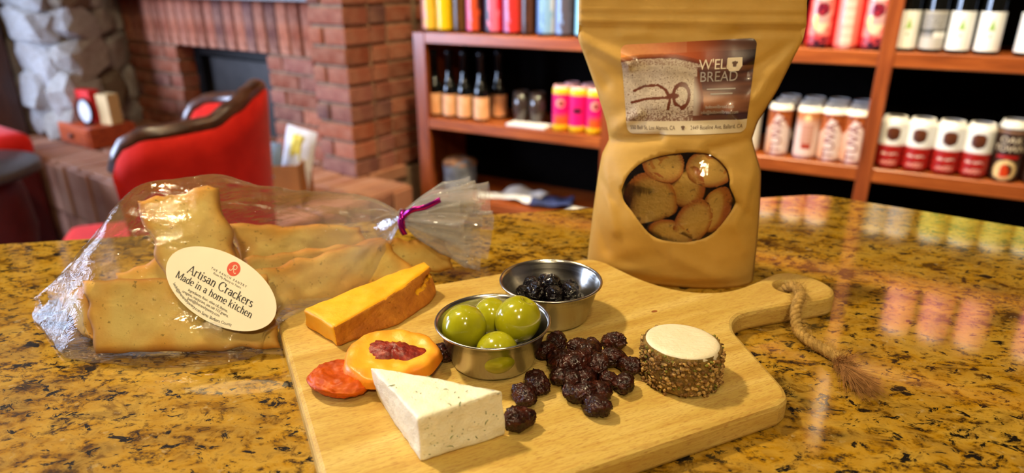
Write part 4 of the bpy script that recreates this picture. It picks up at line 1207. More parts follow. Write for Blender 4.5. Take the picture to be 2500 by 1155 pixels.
# olives
random.seed(12)
for i, (loc, r, rot, lb) in enumerate([((-.0258, .3190, .0365), .0120, (.5, .3, 0), 'plump green olive at the left of the steel cup'), ((.0030, .3255, .0375), .0124, (-.42, .62, 0), 'green olive with a pitted dimple at the right of the cup'),
                                   ((-.0118, .3420, .0305), .0106, (0, 0, 0), 'small green olive tucked at the back of the cup'), ((-.0082, .3060, .0285), .0110, (1.2, 0, 1), 'green olive lowest at the front of the cup')]):
    t = thing('green_olive', lb, 'olive', loc, rot, 'green olives in the steel cup')
    V = []
    for p in ICO5[0]:
        q = p.copy(); k = 1 + .02 * noise.noise(p * 1.7 + Vector((i * 5, 0, 0)))
        if i == 1:
            dd = math.acos(max(-1, min(1, p.normalized().dot(Vector((-.18, -.30, .93)).normalized())))); k -= .24 * math.exp(-(dd / .22) ** 2)
        else:
            dd = math.acos(max(-1, min(1, p.z))); k -= .03 * math.exp(-(dd / .2) ** 2) if i != 0 else 0
        V.append(Vector((q.x * k, q.y * k, q.z * k * 1.06)) * r)
    obj('olive_flesh', V, ICO5[1], 'olive', t, True)
# dark berries
random.seed(31)
berry_me = []
for k in range(4):
    off = Vector((k * 3.3, 2, 9)); berry_me.append(mesh_data('berry', [p * (1 + .16 * noise.noise(p * 1.5 + off) - .05 * abs(noise.noise(p * 4 + off))) for p in ICO4[0]], ICO4[1], True))
bsp = [(-.012, -.006, .0065, .0066), (-.001, -.011, .0068, .0064), (.010, -.008, .0066, .0062), (.015, .001, .0068, .0060), (-.016, .004, .0068, .0058), (-.006, .002, .0075, .0066), (.004, .003, .0072, .0064), (.012, .009, .0070, .0060), (-.010, .011, .0068, .0062), (.002, .014, .0066, .0060),
       (-.010, -.005, .0158, .0066), (.001, -.007, .0150, .0062), (.011, -.002, .0148, .0060), (-.012, .006, .0150, .0060), (.000, .004, .0168, .0066), (.012, .006, .0140, .0054), (-.004, .010, .0150, .0060), (-.017, -.001, .0140, .0050)]
bl_lab = {10: 'dark glossy berry on top of the heap at the left', 12: 'dark glossy berry at the right of the heap', 14: 'dark glossy berry at the crown of the heap'}
for i, (x, y, z, r) in enumerate(bsp):
    o = tag(link('preserved_berry', berry_me[i % 4], 'dark_berry', None, C2 + Vector((x * 1.0 + .0005, y * 1.0, z + .0026)), (random.uniform(0, 6), random.uniform(0, 6), random.uniform(0, 6))),
            bl_lab.get(i, 'dark glossy preserved berry heaped in the steel cup'), 'berry', 'dark berries in the steel cup'); o.scale = (r, r, r * .92)

# ------------------------------------------------------------------ raisins
random.seed(8)
rais_me = []
for k in range(6):
    off = Vector((k * 11.7, 4.2, k * 3.1)); V = []
    for p in ICO5[0]:
        w = p + .45 * Vector((noise.noise(p * 1.3 + off), noise.noise(p * 1.3 + off + Vector((9, 0, 0))), noise.noise(p * 1.3 + off + Vector((0, 9, 0)))))
        rd = max(0, 1 - abs(noise.noise(w * 1.9 + off)) * 2.6) ** 1.5; rd2 = max(0, 1 - abs(noise.noise(w * 3.7 + off)) * 2.4)
        s_ = .84 + .13 * rd + .055 * rd2 + .17 * noise.noise(p * 1.1 + off)
        V.append(Vector((p.x * s_ * 1.25, p.y * s_ * .95, p.z * s_ * .86)))
    rais_me.append(mesh_data('raisin', V, ICO5[1], True))
RS = [((-.038, .3225), .0055, .0068, 'lone raisin beside the olive cup and the peach slice'),
      ((.0250, .3345), .0052, .0062, 'raisin touching the right side of the olive cup, rear one'),
      ((.0185, .3245), .0056, .0064, 'raisin touching the right side of the olive cup, front one'),
      ((.0265, .3165), .0056, .0064, 'raisin wedged just right of the olive cup base'),
      ((.0370, .3285), .0056, .0060, 'raisin at the back of the pile beside the small one'),
      ((.0455, .3290), .0048, .0052, 'small raisin at the back of the pile'),
      ((.0575, .3345), .0052, .0066, 'raisin lying furthest back to the right of the pile'),
      ((.0535, .3160), .0056, .0068, 'large wrinkled raisin at the right of the pile'),
      ((.0620, .3085), .0056, .0058, 'raisin at the far right of the pile nearest the herb cheese'),
      ((.0565, .2920), .0054, .0062, 'raisin in front of the far right one'),
      ((.0495, .2965), .0050, .0050, 'raisin leaning on the right side of the pile front'),
      ((.0330, .3035), .0100, .0082, 'biggest raisin on top of the pile'),
      ((.0410, .3185), .0085, .0066, 'upper raisin at the rear of the pile'),
      ((.0445, .3055), .0085, .0066, 'upper raisin at the right of the pile'),
      ((.0255, .3065), .0060, .0062, 'raisin at the left flank of the pile'),
      ((.0240, .2985), .0056, .0056, 'raisin low at the left front of the pile'),
      ((.0375, .2965), .0058, .0062, None),
      ((.0345, .2825), .0060, .0064, 'raisin just behind the frontmost one, on its left'),
      ((.0430, .2850), .0055, .0062, 'raisin just behind the frontmost one, on its right'),
      ((.0405, .2725), .0054, .0066, 'frontmost raisin of the pile'),
      ((.0290, .2855), .0050, .0050, 'small raisin at the left foot of the pile front'),
      ((.0125, .2925), .0056, .0066, 'rear raisin of the touching pair near the olive cup'),
      ((.0055, .2825), .0056, .0066, 'front raisin of the touching pair near the olive cup'),
      ((.0028, .2615), .0062, .0070, 'raisin standing against the white cheese'),
      ((.0330, .3120), .0060, .0060, None),
      ((.0390, .3080), .0060, .0062, None),
      ((.0300, .2950), .0056, .0060, None)]
for i, ((x, y), dz, r, lb) in enumerate(RS):
    o = tag(link('raisin', rais_me[i % 6], 'raisin', None, (x, y, T + dz - .0006), (random.uniform(-.3, .3), random.uniform(-.3, .3), random.uniform(0, 6.28))), lb or 'dark wrinkled raisin heaped in the middle of the raisin pile', 'raisin', 'raisins scattered on the board')
    o.scale = (r, r, r * .95)
bpy.data.objects['raisin.023'].rotation_euler = (1.2, .2, .4)

# ------------------------------------------------------------------ white herb cheese wedge
def prism_mesh(bottom, top, bev, cuts, fn):
    """bottom/top: matching corner lists; bevelled, subdivided and roughened"""
    bm = bmesh.new(); n = len(bottom)
    vb = [bm.verts.new(p) for p in bottom]; vt = [bm.verts.new(p) for p in top]
    bm.faces.new(vb[::-1]); bm.faces.new(vt)
    for i in range(n): bm.faces.new((vb[i], vb[(i + 1) % n], vt[(i + 1) % n], vt[i]))
    bmesh.ops.recalc_face_normals(bm, faces=bm.faces)
    bmesh.ops.bevel(bm, geom=list(bm.edges), offset=bev, segments=3, profile=.5, affect='EDGES')
    bmesh.ops.triangulate(bm, faces=bm.faces)
    for _ in range(cuts):
        bmesh.ops.subdivide_edges(bm, edges=[e for e in bm.edges if e.calc_length() > .0022], cuts=1, use_grid_fill=True)
        bmesh.ops.triangulate(bm, faces=bm.faces)
    bm.normal_update()
    for v_ in bm.verts: v_.co += v_.normal * fn(v_.co)
    for v_ in bm.verts: v_.co.z = max(v_.co.z, T + .0002)
    bm.verts.index_update(); V = [v_.co.copy() for v_ in bm.verts]; F = [tuple(x.index for x in q.verts) for q in bm.faces]; bm.free()
    return V, F
wcb = [(-.0405, .2388, T), (-.0030, .2570, T), (-.0680, .2865, T)]
wct = [(-.0400, .2382, .0375), (-.0042, .2555, .0398), (-.0705, .2853, .0338)]
V, F = prism_mesh(wcb, wct, .0013, 6, lambda p: .00035 * noise.noise(p * 260) + .0006 * noise.noise(p * 70))
whc = thing('white_cheese_wedge', 'white herb flecked cheese wedge at the front of the board', 'cheese')
obj('cheese_body', V, F, 'white_cheese', whc, True)
random.seed(17)
V, F = [], []
def fleck(c, n_, ln, wd, curve, rnd):
    n_ = n_.normalized(); a = n_.orthogonal().normalized(); a.rotate(Matrix.Rotation(rnd.uniform(0, 2 * PI), 3, n_)); b = n_.cross(a)
    pts = [c + a * ln * (t - .5) + b * curve * ((t - .5) ** 2) * 4 + n_ * .0001 for t in (0, .33, .66, 1)]
    return tube(pts, [wd * .4, wd, wd, wd * .3], 4)
tri_top = [Vector(p) for p in wct]; tri_bot = [Vector(p) for p in wcb]
for k in range(64):
    face = random.choice((0, 0, 1, 1, 1, 2)); u, w_ = random.random(), random.random()
    if face == 0:
        if u + w_ > 1: u, w_ = 1 - u, 1 - w_
        c = tri_top[0] + (tri_top[1] - tri_top[0]) * u + (tri_top[2] - tri_top[0]) * w_; n_ = (tri_top[1] - tri_top[0]).cross(tri_top[2] - tri_top[0])
    else:
        i0, i1 = ((0, 1), (2, 0))[face - 1]; u = .05 + .9 * u; w_ = .06 + .88 * w_
        c = (tri_bot[i0] * (1 - u) + tri_bot[i1] * u) * (1 - w_) + (tri_top[i0] * (1 - u) + tri_top[i1] * u) * w_
        n_ = (tri_bot[i1] - tri_bot[i0]).cross(tri_top[i0] - tri_bot[i0])
    big_ = random.random() < .14
    v, f = fleck(c, n_, random.uniform(.0022, .0040) if big_ else random.uniform(.0005, .0014), .00028 if big_ else .0002, random.uniform(-.0008, .0008) if big_ else 0, random)
    k0 = len(V); V += v; F += [tuple(i + k0 for i in q) for q in f]
obj('herb_flecks', V, F, 'herb_fleck', whc)['kind'] = 'stuff'

# ------------------------------------------------------------------ orange cheese wedge
ocb = [(-.1000, .3372, T), (-.0690, .3628, T), (-.0530, .3900, T), (-.0500, .4060, T), (-.0560, .4150, T), (-.1265, .3622, T)]
oct_ = [(-.1003, .3345, .0285), (-.0775, .3640, .0315), (-.0595, .3930, .0340), (-.0535, .4065, .0345), (-.0585, .4150, .0345), (-.1238, .3572, .0280)]
def rough_side(p):
    return .0007 * noise.noise(p * 120) + .0012 * noise.noise(p * 45) - (.0022 * math.exp(-((p.z - .026 - (p.y - .39) * .2) / .0012) ** 2) if p.y > .385 else 0)
V, F = prism_mesh(ocb, oct_, .0018, 6, rough_side)
orc = thing('orange_cheese_wedge', 'long orange cheese wedge with darker rind side at the back left', 'cheese')
me = mesh_data('cheese_body', V, F, True); o = link('cheese_body', me, 'orange_cheese', orc)
me.materials.append(MATS['cheese_rind'])
fn = Vector((.62, -.78, 0))
for p in me.polygons:
    if p.normal.z < .62 and p.normal.dot(fn) > .05 and p.center.x > -.1005: p.material_index = 1

# ------------------------------------------------------------------ goat cheese round
gc = thing('goat_cheese_round', 'small round goat cheese with herb and nut crust', 'cheese', (.0888, .3050, T))
GR, GH = .0203, .0228
prof = [(0, .0003), (GR * .92, .0003), (GR, .0018), (GR * 1.0, GH * .5), (GR * .985, GH - .003), (GR * .95, GH - .0012)]
V, F, _ = lathe(prof, 72, .0009)
V = [Vector(q) + Vector((q[0], q[1], 0)).normalized() * (.0012 * noise.noise(Vector(q) * 130) + .0005 * noise.noise(Vector(q) * 420)) if math.hypot(q[0], q[1]) > 1e-5 else Vector(q) for q in V]
tilt = lambda q: Vector((q.x - .0012 * q.z / GH, q.y - .0008 * q.z / GH, q.z * (1 - .04 * q.x / GR - .03 * q.y / GR)))
obj('herb_crust', [tilt(q) for q in V], F, 'herb_crust', gc, True)
V, F, _ = lathe([(GR * .96, GH - .0048), (GR * .945, GH - .0022), (GR * .90, GH - .0004), (GR * .78, GH + .0002), (GR * .45, GH + .0003), (0, GH + .0003)], 72, .0012)
V = [tilt(Vector(q) * 1 + Vector((q[0], q[1], 0)) * (.03 * noise.noise(Vector((q[0], q[1], 0)) * 160) if q[2] < GH - .001 else 0)) for q in V]
obj('cheese_top', V, F, 'goat_cheese', gc, True)
random.seed(44)
crumb = [(Vector([math.copysign(abs(c) ** .8, c) for c in p])) for p in ICO2[0]]
low_bm = bmesh.new(); bmesh.ops.create_icosphere(low_bm, subdivisions=1, radius=1); LOW = ([v_.co.copy() for v_ in low_bm.verts], [tuple(x.index for x in q.verts) for q in low_bm.faces]); low_bm.free()
for mt, cnt in (('crumb_tan', 420), ('crumb_brown', 380), ('crumb_green', 170)):
    V, F = [], []
    for k in range(cnt):
        a = random.uniform(0, 2 * PI); z = random.uniform(.0008, GH - .0026 if mt != 'crumb_green' else GH - .0010); r = random.uniform(.0005, .0013) * (1 if mt != 'crumb_green' else .7)
        c = Vector(((GR + .0004) * math.cos(a), (GR + .0004) * math.sin(a), z + .0006 * math.sin(a * 7)))
        M_ = Matrix.Rotation(random.uniform(0, 6), 3, 'Z') @ Matrix.Rotation(random.uniform(0, 6), 3, 'X')
        sc_ = Vector((r * random.uniform(.7, 1.7), r, r * random.uniform(.5, 1)))
        k0 = len(V); V += [tilt(c + M_ @ Vector((p.x * sc_.x, p.y * sc_.y, p.z * sc_.z))) for p in LOW[0]]; F += [tuple(i + k0 for i in q) for q in LOW[1]]
    V = [Vector((q.x, q.y, max(q.z, .0002))) for q in V]
    obj('crust_crumbs', V, F, mt, gc)['kind'] = 'stuff'

# ------------------------------------------------------------------ peach slice and dried apricot
ps = thing('dried_peach', 'yellow orange dried peach half with dark red pit hollow', 'dried fruit', (-.0640, .3090, T + .0085), (R(7), R(3), 0))
V, F, Cc = [], [], []; nr, na = 26, 72
YEL, ORG, DRK = L3(238, 170, 34), L3(222, 120, 20), L3(196, 88, 14)
def peach_r(a): return .0248 * (1 + .05 * math.sin(2 * a + .6) + .03 * math.sin(3 * a + 1) + .018 * math.sin(9 * a))
for side in (1, -1):
    for i in range(nr + 1):
        for j in range(na):
            a = 2 * PI * j / na; t_ = i / nr; rr = peach_r(a) * t_; x, y = rr * math.cos(a), rr * math.sin(a) * .95
            if side == 1:
                h = .0040 + .0014 * math.exp(-((t_ - .80) / .18) ** 2) - .0012 * math.exp(-(t_ / .42) ** 2) + .0014 * noise.noise(Vector((x, y, 7)) * 60) + .0008 * noise.noise(Vector((x, y, 0)) * 190)
                if t_ > .9: h *= max(0, 1 - ((t_ - .9) / .1) ** 2)
                n_ = noise.noise(Vector((x, y, 3)) * 130); cc = mixc(YEL, ORG, (t_ - .62) * 2.0 + n_ * .5); cc = mixc(cc, L3(244, 200, 70), .5 * math.exp(-((t_ - .6) / .2) ** 2))
            else:
                h = -.0036 * (1 - t_ ** 4) + .0006 * noise.noise(Vector((x, y, 9)) * 150); cc = ORG
            V.append((x, y, h)); Cc.append(cc)
    o0 = (0 if side == 1 else (nr + 1) * na)
    for i in range(nr):
        for j in range(na):
            q = (o0 + i * na + j, o0 + i * na + (j + 1) % na, o0 + (i + 1) * na + (j + 1) % na, o0 + (i + 1) * na + j); F.append(q[::-1] if side == 1 else q)
obj('peach_flesh', V, F, 'peach_flesh', ps, True, Cc)
V, F = [], []
for i in range(15):
    for j in range(44):
        a = 2 * PI * j / 44; t_ = i / 14; rr = .0148 * t_ * (1 + .22 * math.sin(2 * a + 2.2) + .5 * noise.noise(Vector((math.cos(a) * 1.6, math.sin(a) * 1.6, 4))) + .25 * noise.noise(Vector((math.cos(a) * 5, math.sin(a) * 5, 2))))
        x, y = rr * math.cos(a) * 1.05, rr * math.sin(a) * .82 + .0035
        h = .0036 + .0022 * (1 - t_ ** 2) + .0018 * abs(noise.noise(Vector((x, y, 0)) * 230)) * (1 - t_ ** 3) - .0022 * t_ ** 6; V.append((x, y, h))
for i in range(14):
    for j in range(44): F.append((i * 44 + j, (i + 1) * 44 + j, (i + 1) * 44 + (j + 1) % 44, i * 44 + (j + 1) % 44))
obj('pit_hollow', V, F, 'peach_pit', ps, True)
V = []
for p in ICO5[0]:
    x, y = p.x * .0175, p.y * .0150; k = 1 + .10 * noise.noise(p * 1.4 + Vector((3, 1, 4)))
    z = p.z * .0052 * (1.0 + .25 * (abs(p.x) ** 2)) + .0010 * noise.noise(p * 4.5) + .0006 * noise.noise(p * 10)
    if p.z > 0: z -= .0026 * math.exp(-((p.x / .5) ** 2 + (p.y / .35) ** 2))
    V.append(Vector((x * k, y * k, max(z + .0055, .0003))))
tag(obj('dried_apricot', V, ICO5[1], 'apricot', smooth=True, loc=(-.0885, .2965, T), rot=(0, 0, R(-25))), 'deep orange dried apricot tucked under the peach half', 'dried fruit')

# ------------------------------------------------------------------ kraft pouch
PM = Vector((.115, .4685, 0)); PE = Vector((.9674, -.2534, 0)); PN = Vector((-.2534, -.9674, 0)); PROT = math.atan2(PE.y, PE.x)
PTOP = .232
LEFT = [(0, -.0585), (.02, -.0572), (.05, -.0549), (.076, -.0525), (.090, -.0505), (.101, -.0458), (.113, -.0485), (.136, -.0568), (.1555, -.0648), (.1705, -.0712), (.18, -.0708), (.196, -.0712), (PTOP, -.0712)]
RIGHT = [(0, .0650), (.0285, .0645), (.0596, .0630), (.0835, .0608), (.095, .0562), (.106, .0520), (.118, .0543), (.140, .0645), (.159, .0709), (.173, .0758), (.182, .0763), (.1966, .0746), (PTOP, .0748)]
BULGE = [(0, .024), (.012, .030), (.045, .031), (.075, .028), (.10, .0195), (.125, .0135), (.15, .0075), (.172, .0030), (.20, .0016), (PTOP, .0014)]
def lerp_list(x, pts):
    if x <= pts[0][0]: return pts[0][1]
    for (a, fa), (b, fb) in zip(pts, pts[1:]):
        if x <= b: t = (x - a) / (b - a); return fa + (fb - fa) * t
    return pts[-1][1]
CREASES = [((-.070, .171), (-.034, .155), .0042, .0036), ((-.069, .160), (-.050, .140), -.0026, .0040), ((.074, .172), (.044, .152), -.0030, .0034), ((.070, .166), (.050, .135), .0028, .0036), ((-.046, .101), (-.010, .1075), -.0036, .0036), ((.052, .106), (.024, .1005), -.0034, .0036),
           ((-.047, .108), (-.026, .122), .0026, .004), ((.052, .113), (.036, .126), .0028, .004), ((.056, .092), (.050, .060), .0032, .0036), ((-.050, .088), (-.036, .040), .0026, .0042), ((.046, .064), (.060, .050), -.0034, .0030), ((.046, .052), (.056, .030), .0026, .0036),
           ((-.055, .05), (-.042, .022), -.0026, .0044), ((-.04, .1745), (.03, .1775), .0014, .0026), ((-.02, .176), (.045, .1745), -.0012, .0022), ((-.048, .072), (-.040, .062), -.0022, .0030), ((.00, .030), (.04, .012), .0012, .005), ((-.03, .016), (.0, .028), -.0012, .005)]
def seg_d(x, z, a, b):
    vx, vz = b[0] - a[0], b[1] - a[1]; t = max(0, min(1, ((x - a[0]) * vx + (z - a[1]) * vz) / (vx * vx + vz * vz))); return math.hypot(x - a[0] - vx * t, z - a[1] - vz * t)
def pouch_front(x, z, off=0.0, side=1):
    """point of the front (side 1) or back sheet in the pouch's own frame: X along the face, Y towards the viewer is negative"""
    l, r = lerp_list(z, LEFT), lerp_list(z, RIGHT); c, hw = (l + r) / 2, (r - l) / 2
    u = max(-1, min(1, (x - c) / hw)); b = interp(z, BULGE) * max(0, 1 - abs(u) ** 2.3) ** .62
    edge = max(0, 1 - abs(u) ** 6)
    if side == 1:
        for a_, b_, amp, wd in CREASES: b += amp * math.exp(-(seg_d(x, z, a_, b_) / wd) ** 2) * edge
        b += .0007 * noise.noise(Vector((x * 60, z * 60, 1))) * edge
        b += .0016 * math.exp(-((z - .1830) / .0022) ** 2) + .0014 * math.exp(-((z - .1905) / .0022) ** 2) - .0012 * math.exp(-((z - .1775) / .0026) ** 2) + .0012 * math.exp(-((z - .1965) / .0020) ** 2)
    y = -b if side == 1 else b
    lean = .0 + .06 * max(0, z - .05)
    return Vector((x, (y - off) if side == 1 else y + off, z)) + Vector((0, lean * .35, 0))
pouch = thing('kraft_pouch', 'tan kraft paper stand-up pouch of croutons with window and printed label', 'pouch', PM, (0, 0, PROT))
WIN = [(-.0331, .0699), (-.0294, .0805), (-.0215, .0892), (-.0109, .0945), (-.0002, .0974), (.0156, .0992), (.0277, .0966), (.0363, .0893), (.0392, .0824), (.0397, .0776), (.0444, .0678), (.0432, .0619), (.0315, .0451), (.0184, .0390), (.0045, .0380), (-.0099, .0413), (-.0237, .0555), (-.0307, .0625)]
wl = [(p.x, p.y) for p in catmull([(x, y, 0) for x, y in WIN + WIN[:1]], 6)][:-1]
def sheet(side, window):
    zs = [PTOP * j / 74 for j in range(75)]; border = []
    nL = [(lerp_list(z, LEFT), z) for z in zs]; nR = [(lerp_list(z, RIGHT), z) for z in zs]
    border = [(nL[0][0] + (nR[0][0] - nL[0][0]) * k / 40, 0) for k in range(41)] + nR[1:] + [(nR[-1][0] + (nL[-1][0] - nR[-1][0]) * k / 40, PTOP) for k in range(1, 41)] + nL[-2:0:-1]
    pts = [Vector(p) for p in border]; nb = len(pts); edges = [(k, (k + 1) % nb) for k in range(nb)]
    if window: pts += [Vector(p) for p in wl]; edges += [(nb + k, nb + (k + 1) % len(wl)) for k in range(len(wl))]
    for j in range(1, 96):
        z = PTOP * j / 96; l, r = lerp_list(z, LEFT), lerp_list(z, RIGHT)
        for i in range(1, 60):
            q = Vector((l + (r - l) * i / 60, z))
            if window and abs(q.x - .005) < .048 and .032 < q.y < .105 and min((q.x - w_[0]) ** 2 + (q.y - w_[1]) ** 2 for w_ in wl) < .0017 ** 2: continue
            pts.append(q)
    ov, oe, of, *_ = delaunay_2d_cdt(pts, edges, [], 1, 1e-7)
    V = [pouch_front(q.x, q.y, 0, side) for q in ov]; F1, F2 = [], []
    bw = [Vector(w_) for w_ in wl]
    for tri in of:
        c = (ov[tri[0]] + ov[tri[1]] + ov[tri[2]]) / 3
        q = tuple(tri) if side == 1 else tuple(tri)[::-1]
        if window and abs(c.x - .005) < .045 and .03 < c.y < .105 and inside(c, bw): F2.append(q)
        else: F1.append(q)
    def comp(F):
        used = sorted({i for q in F for i in q}); mp = {k: i for i, k in enumerate(used)}; return [V[k] for k in used], [tuple(mp[i] for i in q) for q in F]
    return comp(F1), (comp(F2) if F2 else None)
(fv, ff), win = sheet(1, True)
o = obj('front_panel', fv, ff, 'kraft_paper', pouch, True)
sm = o.modifiers.new('paper_thickness', 'SOLIDIFY'); sm.thickness = .00035; sm.offset = -1
obj('window_film', win[0], win[1], 'window_film', pouch, True)
(bv, bf), _ = sheet(-1, False); o = obj('back_panel', bv, bf, 'kraft_paper', pouch, True)
V, F = [], []; n = 40
for k in range(n + 1):
    x = -.0585 + (.065 + .0585) * k / n
    for side in (1, -1): V.append(pouch_front(x, 0, 0, side))
    V.append((pouch_front(x, 0, 0, 1) + pouch_front(x, 0, 0, -1)) / 2 + Vector((0, 0, .012 * max(0, 1 - ((x - .003) / .062) ** 2))))
for k in range(n): F += [(k * 3, k * 3 + 3, k * 3 + 5, k * 3 + 2), (k * 3 + 2, k * 3 + 5, k * 3 + 4, k * 3 + 1)]
obj('bottom_gusset', V, F, 'kraft_paper', pouch, True)
# printed label
LC = [(-.0319, .1087), (.0464, .1127), (.0475, .1732), (-.0411, .1672)]
def lab_uv(a, b):
    x = (LC[0][0] * (1 - a) + LC[1][0] * a) * (1 - b) + (LC[3][0] * (1 - a) + LC[2][0] * a) * b
    z = (LC[0][1] * (1 - a) + LC[1][1] * a) * (1 - b) + (LC[3][1] * (1 - a) + LC[2][1] * a) * b
    return x, z
def dist_poly(a, b, pts): return min(seg_d(a, b, p, q) for p, q in zip(pts, pts[1:]))
ST = [([(.085, .485), (.17, .535), (.28, .54), (.335, .49), (.365, .42)], .013), ([(.06, .355), (.18, .395), (.34, .405)], .014), ([(.365, .41), (.40, .43), (.42, .42)], .024), ([(.37, .40), (.365, .33), (.355, .275)], .012), ([(.42, .33), (.455, .30), (.47, .275)], .009)]
def paint_label(a, b):
    n1 = noise.noise(Vector((a * 40, b * 28, 0))); n2 = noise.noise(Vector((a * 110, b * 80, 5))); ns = noise.noise(Vector((a * 3, b * 22, 2)))
    if b < .145: return L3(214, 196, 164)
    edge = .785 + .05 * math.sin(a * 4.2 + .6) - .20 * max(0, a - .42)
    if a > .56 and b < .62 or a > .50 + (.62 - b) * .1 and b < .72 and a > .58:
        base = mixc(L3(62, 36, 40), L3(120, 78, 62), .5 + ns * 1.1)
        base = mixc(base, L3(176, 110, 62), max(0, 1 - abs(b - .36) / .14) * max(0, 1 - (a - .58) * 1.7))
        bread_r = .60 + .04 * math.sin(b * 5)
        if a < bread_r: base = mixc(L3(176, 160, 146), L3(120, 66, 44), (a - bread_r + .06) * 22)
        return base if b > .2 else mixc(L3(60, 40, 48), L3(150, 84, 40), 1 - a)
    if b < edge and a < .62:
        fl = mixc(L3(208, 192, 170), L3(186, 168, 148), .5 + n1)
        low = max(0, (.34 - b) * 3.0) + max(0, a - .48) * max(0, .42 - b) * 16
        if n2 + n1 * .4 < -.42 + low: fl = mixc(fl, L3(104, 54, 34), .85)
        if b > edge - .07 and n2 < .1: fl = mixc(fl, L3(120, 66, 44), .5)
        for pts, w in ST:
            if dist_poly(a, b, pts) < w * (1 + .25 * n1): return L3(104, 48, 26)
        e = math.hypot((a - .462) / .062, (b - .420) / .125)
        if abs(e - 1) < .20 + .05 * n1 and not (b < .31 and a < .46): return L3(104, 48, 26)
        return fl
    top = mixc(L3(232, 156, 84), L3(196, 88, 22), a * 2.4 + n1 * .2); top = mixc(top, L3(96, 34, 22), (a - .40) * 2.6); top = mixc(top, L3(34, 20, 24), (a - .68) * 3.2)
    if b < edge + .05: top = mixc(L3(92, 32, 18), top, (b - edge) * 12)
    if b > .885: top = mixc(top, L3(206, 150, 110), .35 if a < .5 else .1)
    return top
V, F, Cc = [], [], []; na, nb = 230, 160
keep = []
for j in range(nb + 1):
    for i in range(na + 1):
        a, b = i / na, j / nb
        # rounded corners
        rx, rb = .05, .075; ax, bx_ = min(a, 1 - a), min(b, 1 - b)
        if ax < rx and bx_ < rb:
            d = math.hypot((rx - ax) / rx, (rb - bx_) / rb)
            if d > 1: a2 = rx - (rx - ax) / d; b2 = rb - (rb - bx_) / d; a = a2 if a < .5 else 1 - a2; b = b2 if b < .5 else 1 - b2
        x, z = lab_uv(a, b); V.append(pouch_front(x, z, .0006)); Cc.append(paint_label(i / na, j / nb))
F = [(j * (na + 1) + i, j * (na + 1) + i + 1, (j + 1) * (na + 1) + i + 1, (j + 1) * (na + 1) + i) for j in range(nb) for i in range(na)]
plab = obj('printed_label', V, F, 'print_gloss', pouch, True, Cc); plab['label'] = 'printed bread label with address strip'
ASP = .083 / .0625
def on_label(x, y): xx, zz = lab_uv(x, y); return pouch_front(xx, zz, .0009)
def label_text(txt, size, a, b, mat, sp=1.0, sx=1.0, align='CENTER', bold=False):
    v, f = text_polys(txt, size, align, sp); map_text('lettering', ([(x * sx, y * ASP) for x, y in v], f), on_label, mat, plab, a, b)
label_text('550 Bell St, Los Alamos, CA', .048, .222, .072, 'ink_brown', 1.0, .70)
label_text('2449 Baseline Ave, Ballard, CA', .048, .755, .072, 'ink_brown', 1.0, .71)
label_text("W'ELL", .118, .715, .740, 'ink_cream', .95, .80); label_text('BREAD', .118, .745, .610, 'ink_grey', 1.0, .80)
for txt, b in (('bobswellbread.com', .295), ('info@bobswellbread.com', .235)): label_text(txt, .040, .770, b, 'ink_grey', 1.0, .72)
for (a0, a1, b0) in ((.66, .88, .475), (.69, .86, .425)):      # two lines too blurred to read
    obj('blurred_line', [on_label(a0 + (a1 - a0) * k / 8, b0 + d_) for d_ in (0, .014) for k in range(9)], [(k, k + 1, k + 10, k + 9) for k in range(8)], 'ink_grey', plab)
badge = [(.80 + sx * .058, .735 + sy * .075) for sx, sy in ((-.9, 1), (.9, 1), (1, -.2), (.6, -.9), (-.6, -.9), (-1, -.2))]
obj('badge', [on_label(x + .055, y) + Vector((0, -.0001, 0)) for x, y in badge], [tuple(range(5, -1, -1))], 'ink_cream', plab)
def hat(cx, cy, s, mat, off):
    pts = [(-.45, -.8), (.45, -.8), (.5, -.1), (.85, .25), (.7, .7), (.3, .65), (0, .95), (-.3, .65), (-.7, .7), (-.85, .25), (-.5, -.1)]
    obj('baker_hat_mark', [on_label(cx + x * s, cy + y * s * ASP) + Vector((0, -off, 0)) for x, y in pts], [tuple(range(len(pts)))], mat, plab)
hat(.480, .075, .020, 'ink_brown', .0001); hat(.857, .745, .026, 'ink_brown', .0003)
# croutons inside the pouch
random.seed(61)
TOAST, CRUMB_C, GOLD = L3(190, 98, 20), L3(236, 184, 84), L3(214, 138, 38)
def crouton(rx, rz, th_, cut, seed):
    """rounded bread slice: axis along Y, flat face towards -Y, cut away below 'cut'"""
    V, F, Cc = [], [], []; na_, rings = 44, [(0.02, -.5), (.4, -.52), (.75, -.5), (.92, -.46), (1.0, -.30), (1.02, 0), (1.0, .30), (.92, .46), (.5, .5), (.02, .5)]
    for k, (r_, y) in enumerate(rings):
        for j in range(na_):
            a = 2 * PI * j / na_; x, z = rx * r_ * math.cos(a), rz * r_ * math.sin(a); z = max(z, -cut * rz)
            n_ = noise.noise(Vector((x * 90 + seed, y * 2, z * 90))); V.append(Vector((x * (1 + .06 * n_), y * th_ + .0010 * noise.noise(Vector((x * 160, seed, z * 160))), z * (1 + .06 * n_))))
            Cc.append(mixc(CRUMB_C if k < 3 else GOLD, TOAST, (r_ - .62) * 1.6 + n_ * .4 + (.25 if k > 3 else 0)))
    for k in range(len(rings) - 1):
        for j in range(na_): F.append((k * na_ + j, k * na_ + (j + 1) % na_, (k + 1) * na_ + (j + 1) % na_, (k + 1) * na_ + j))
    F += [tuple(range(na_ - 1, -1, -1)), tuple((len(rings) - 1) * na_ + j for j in range(na_))]
    return V, F, Cc
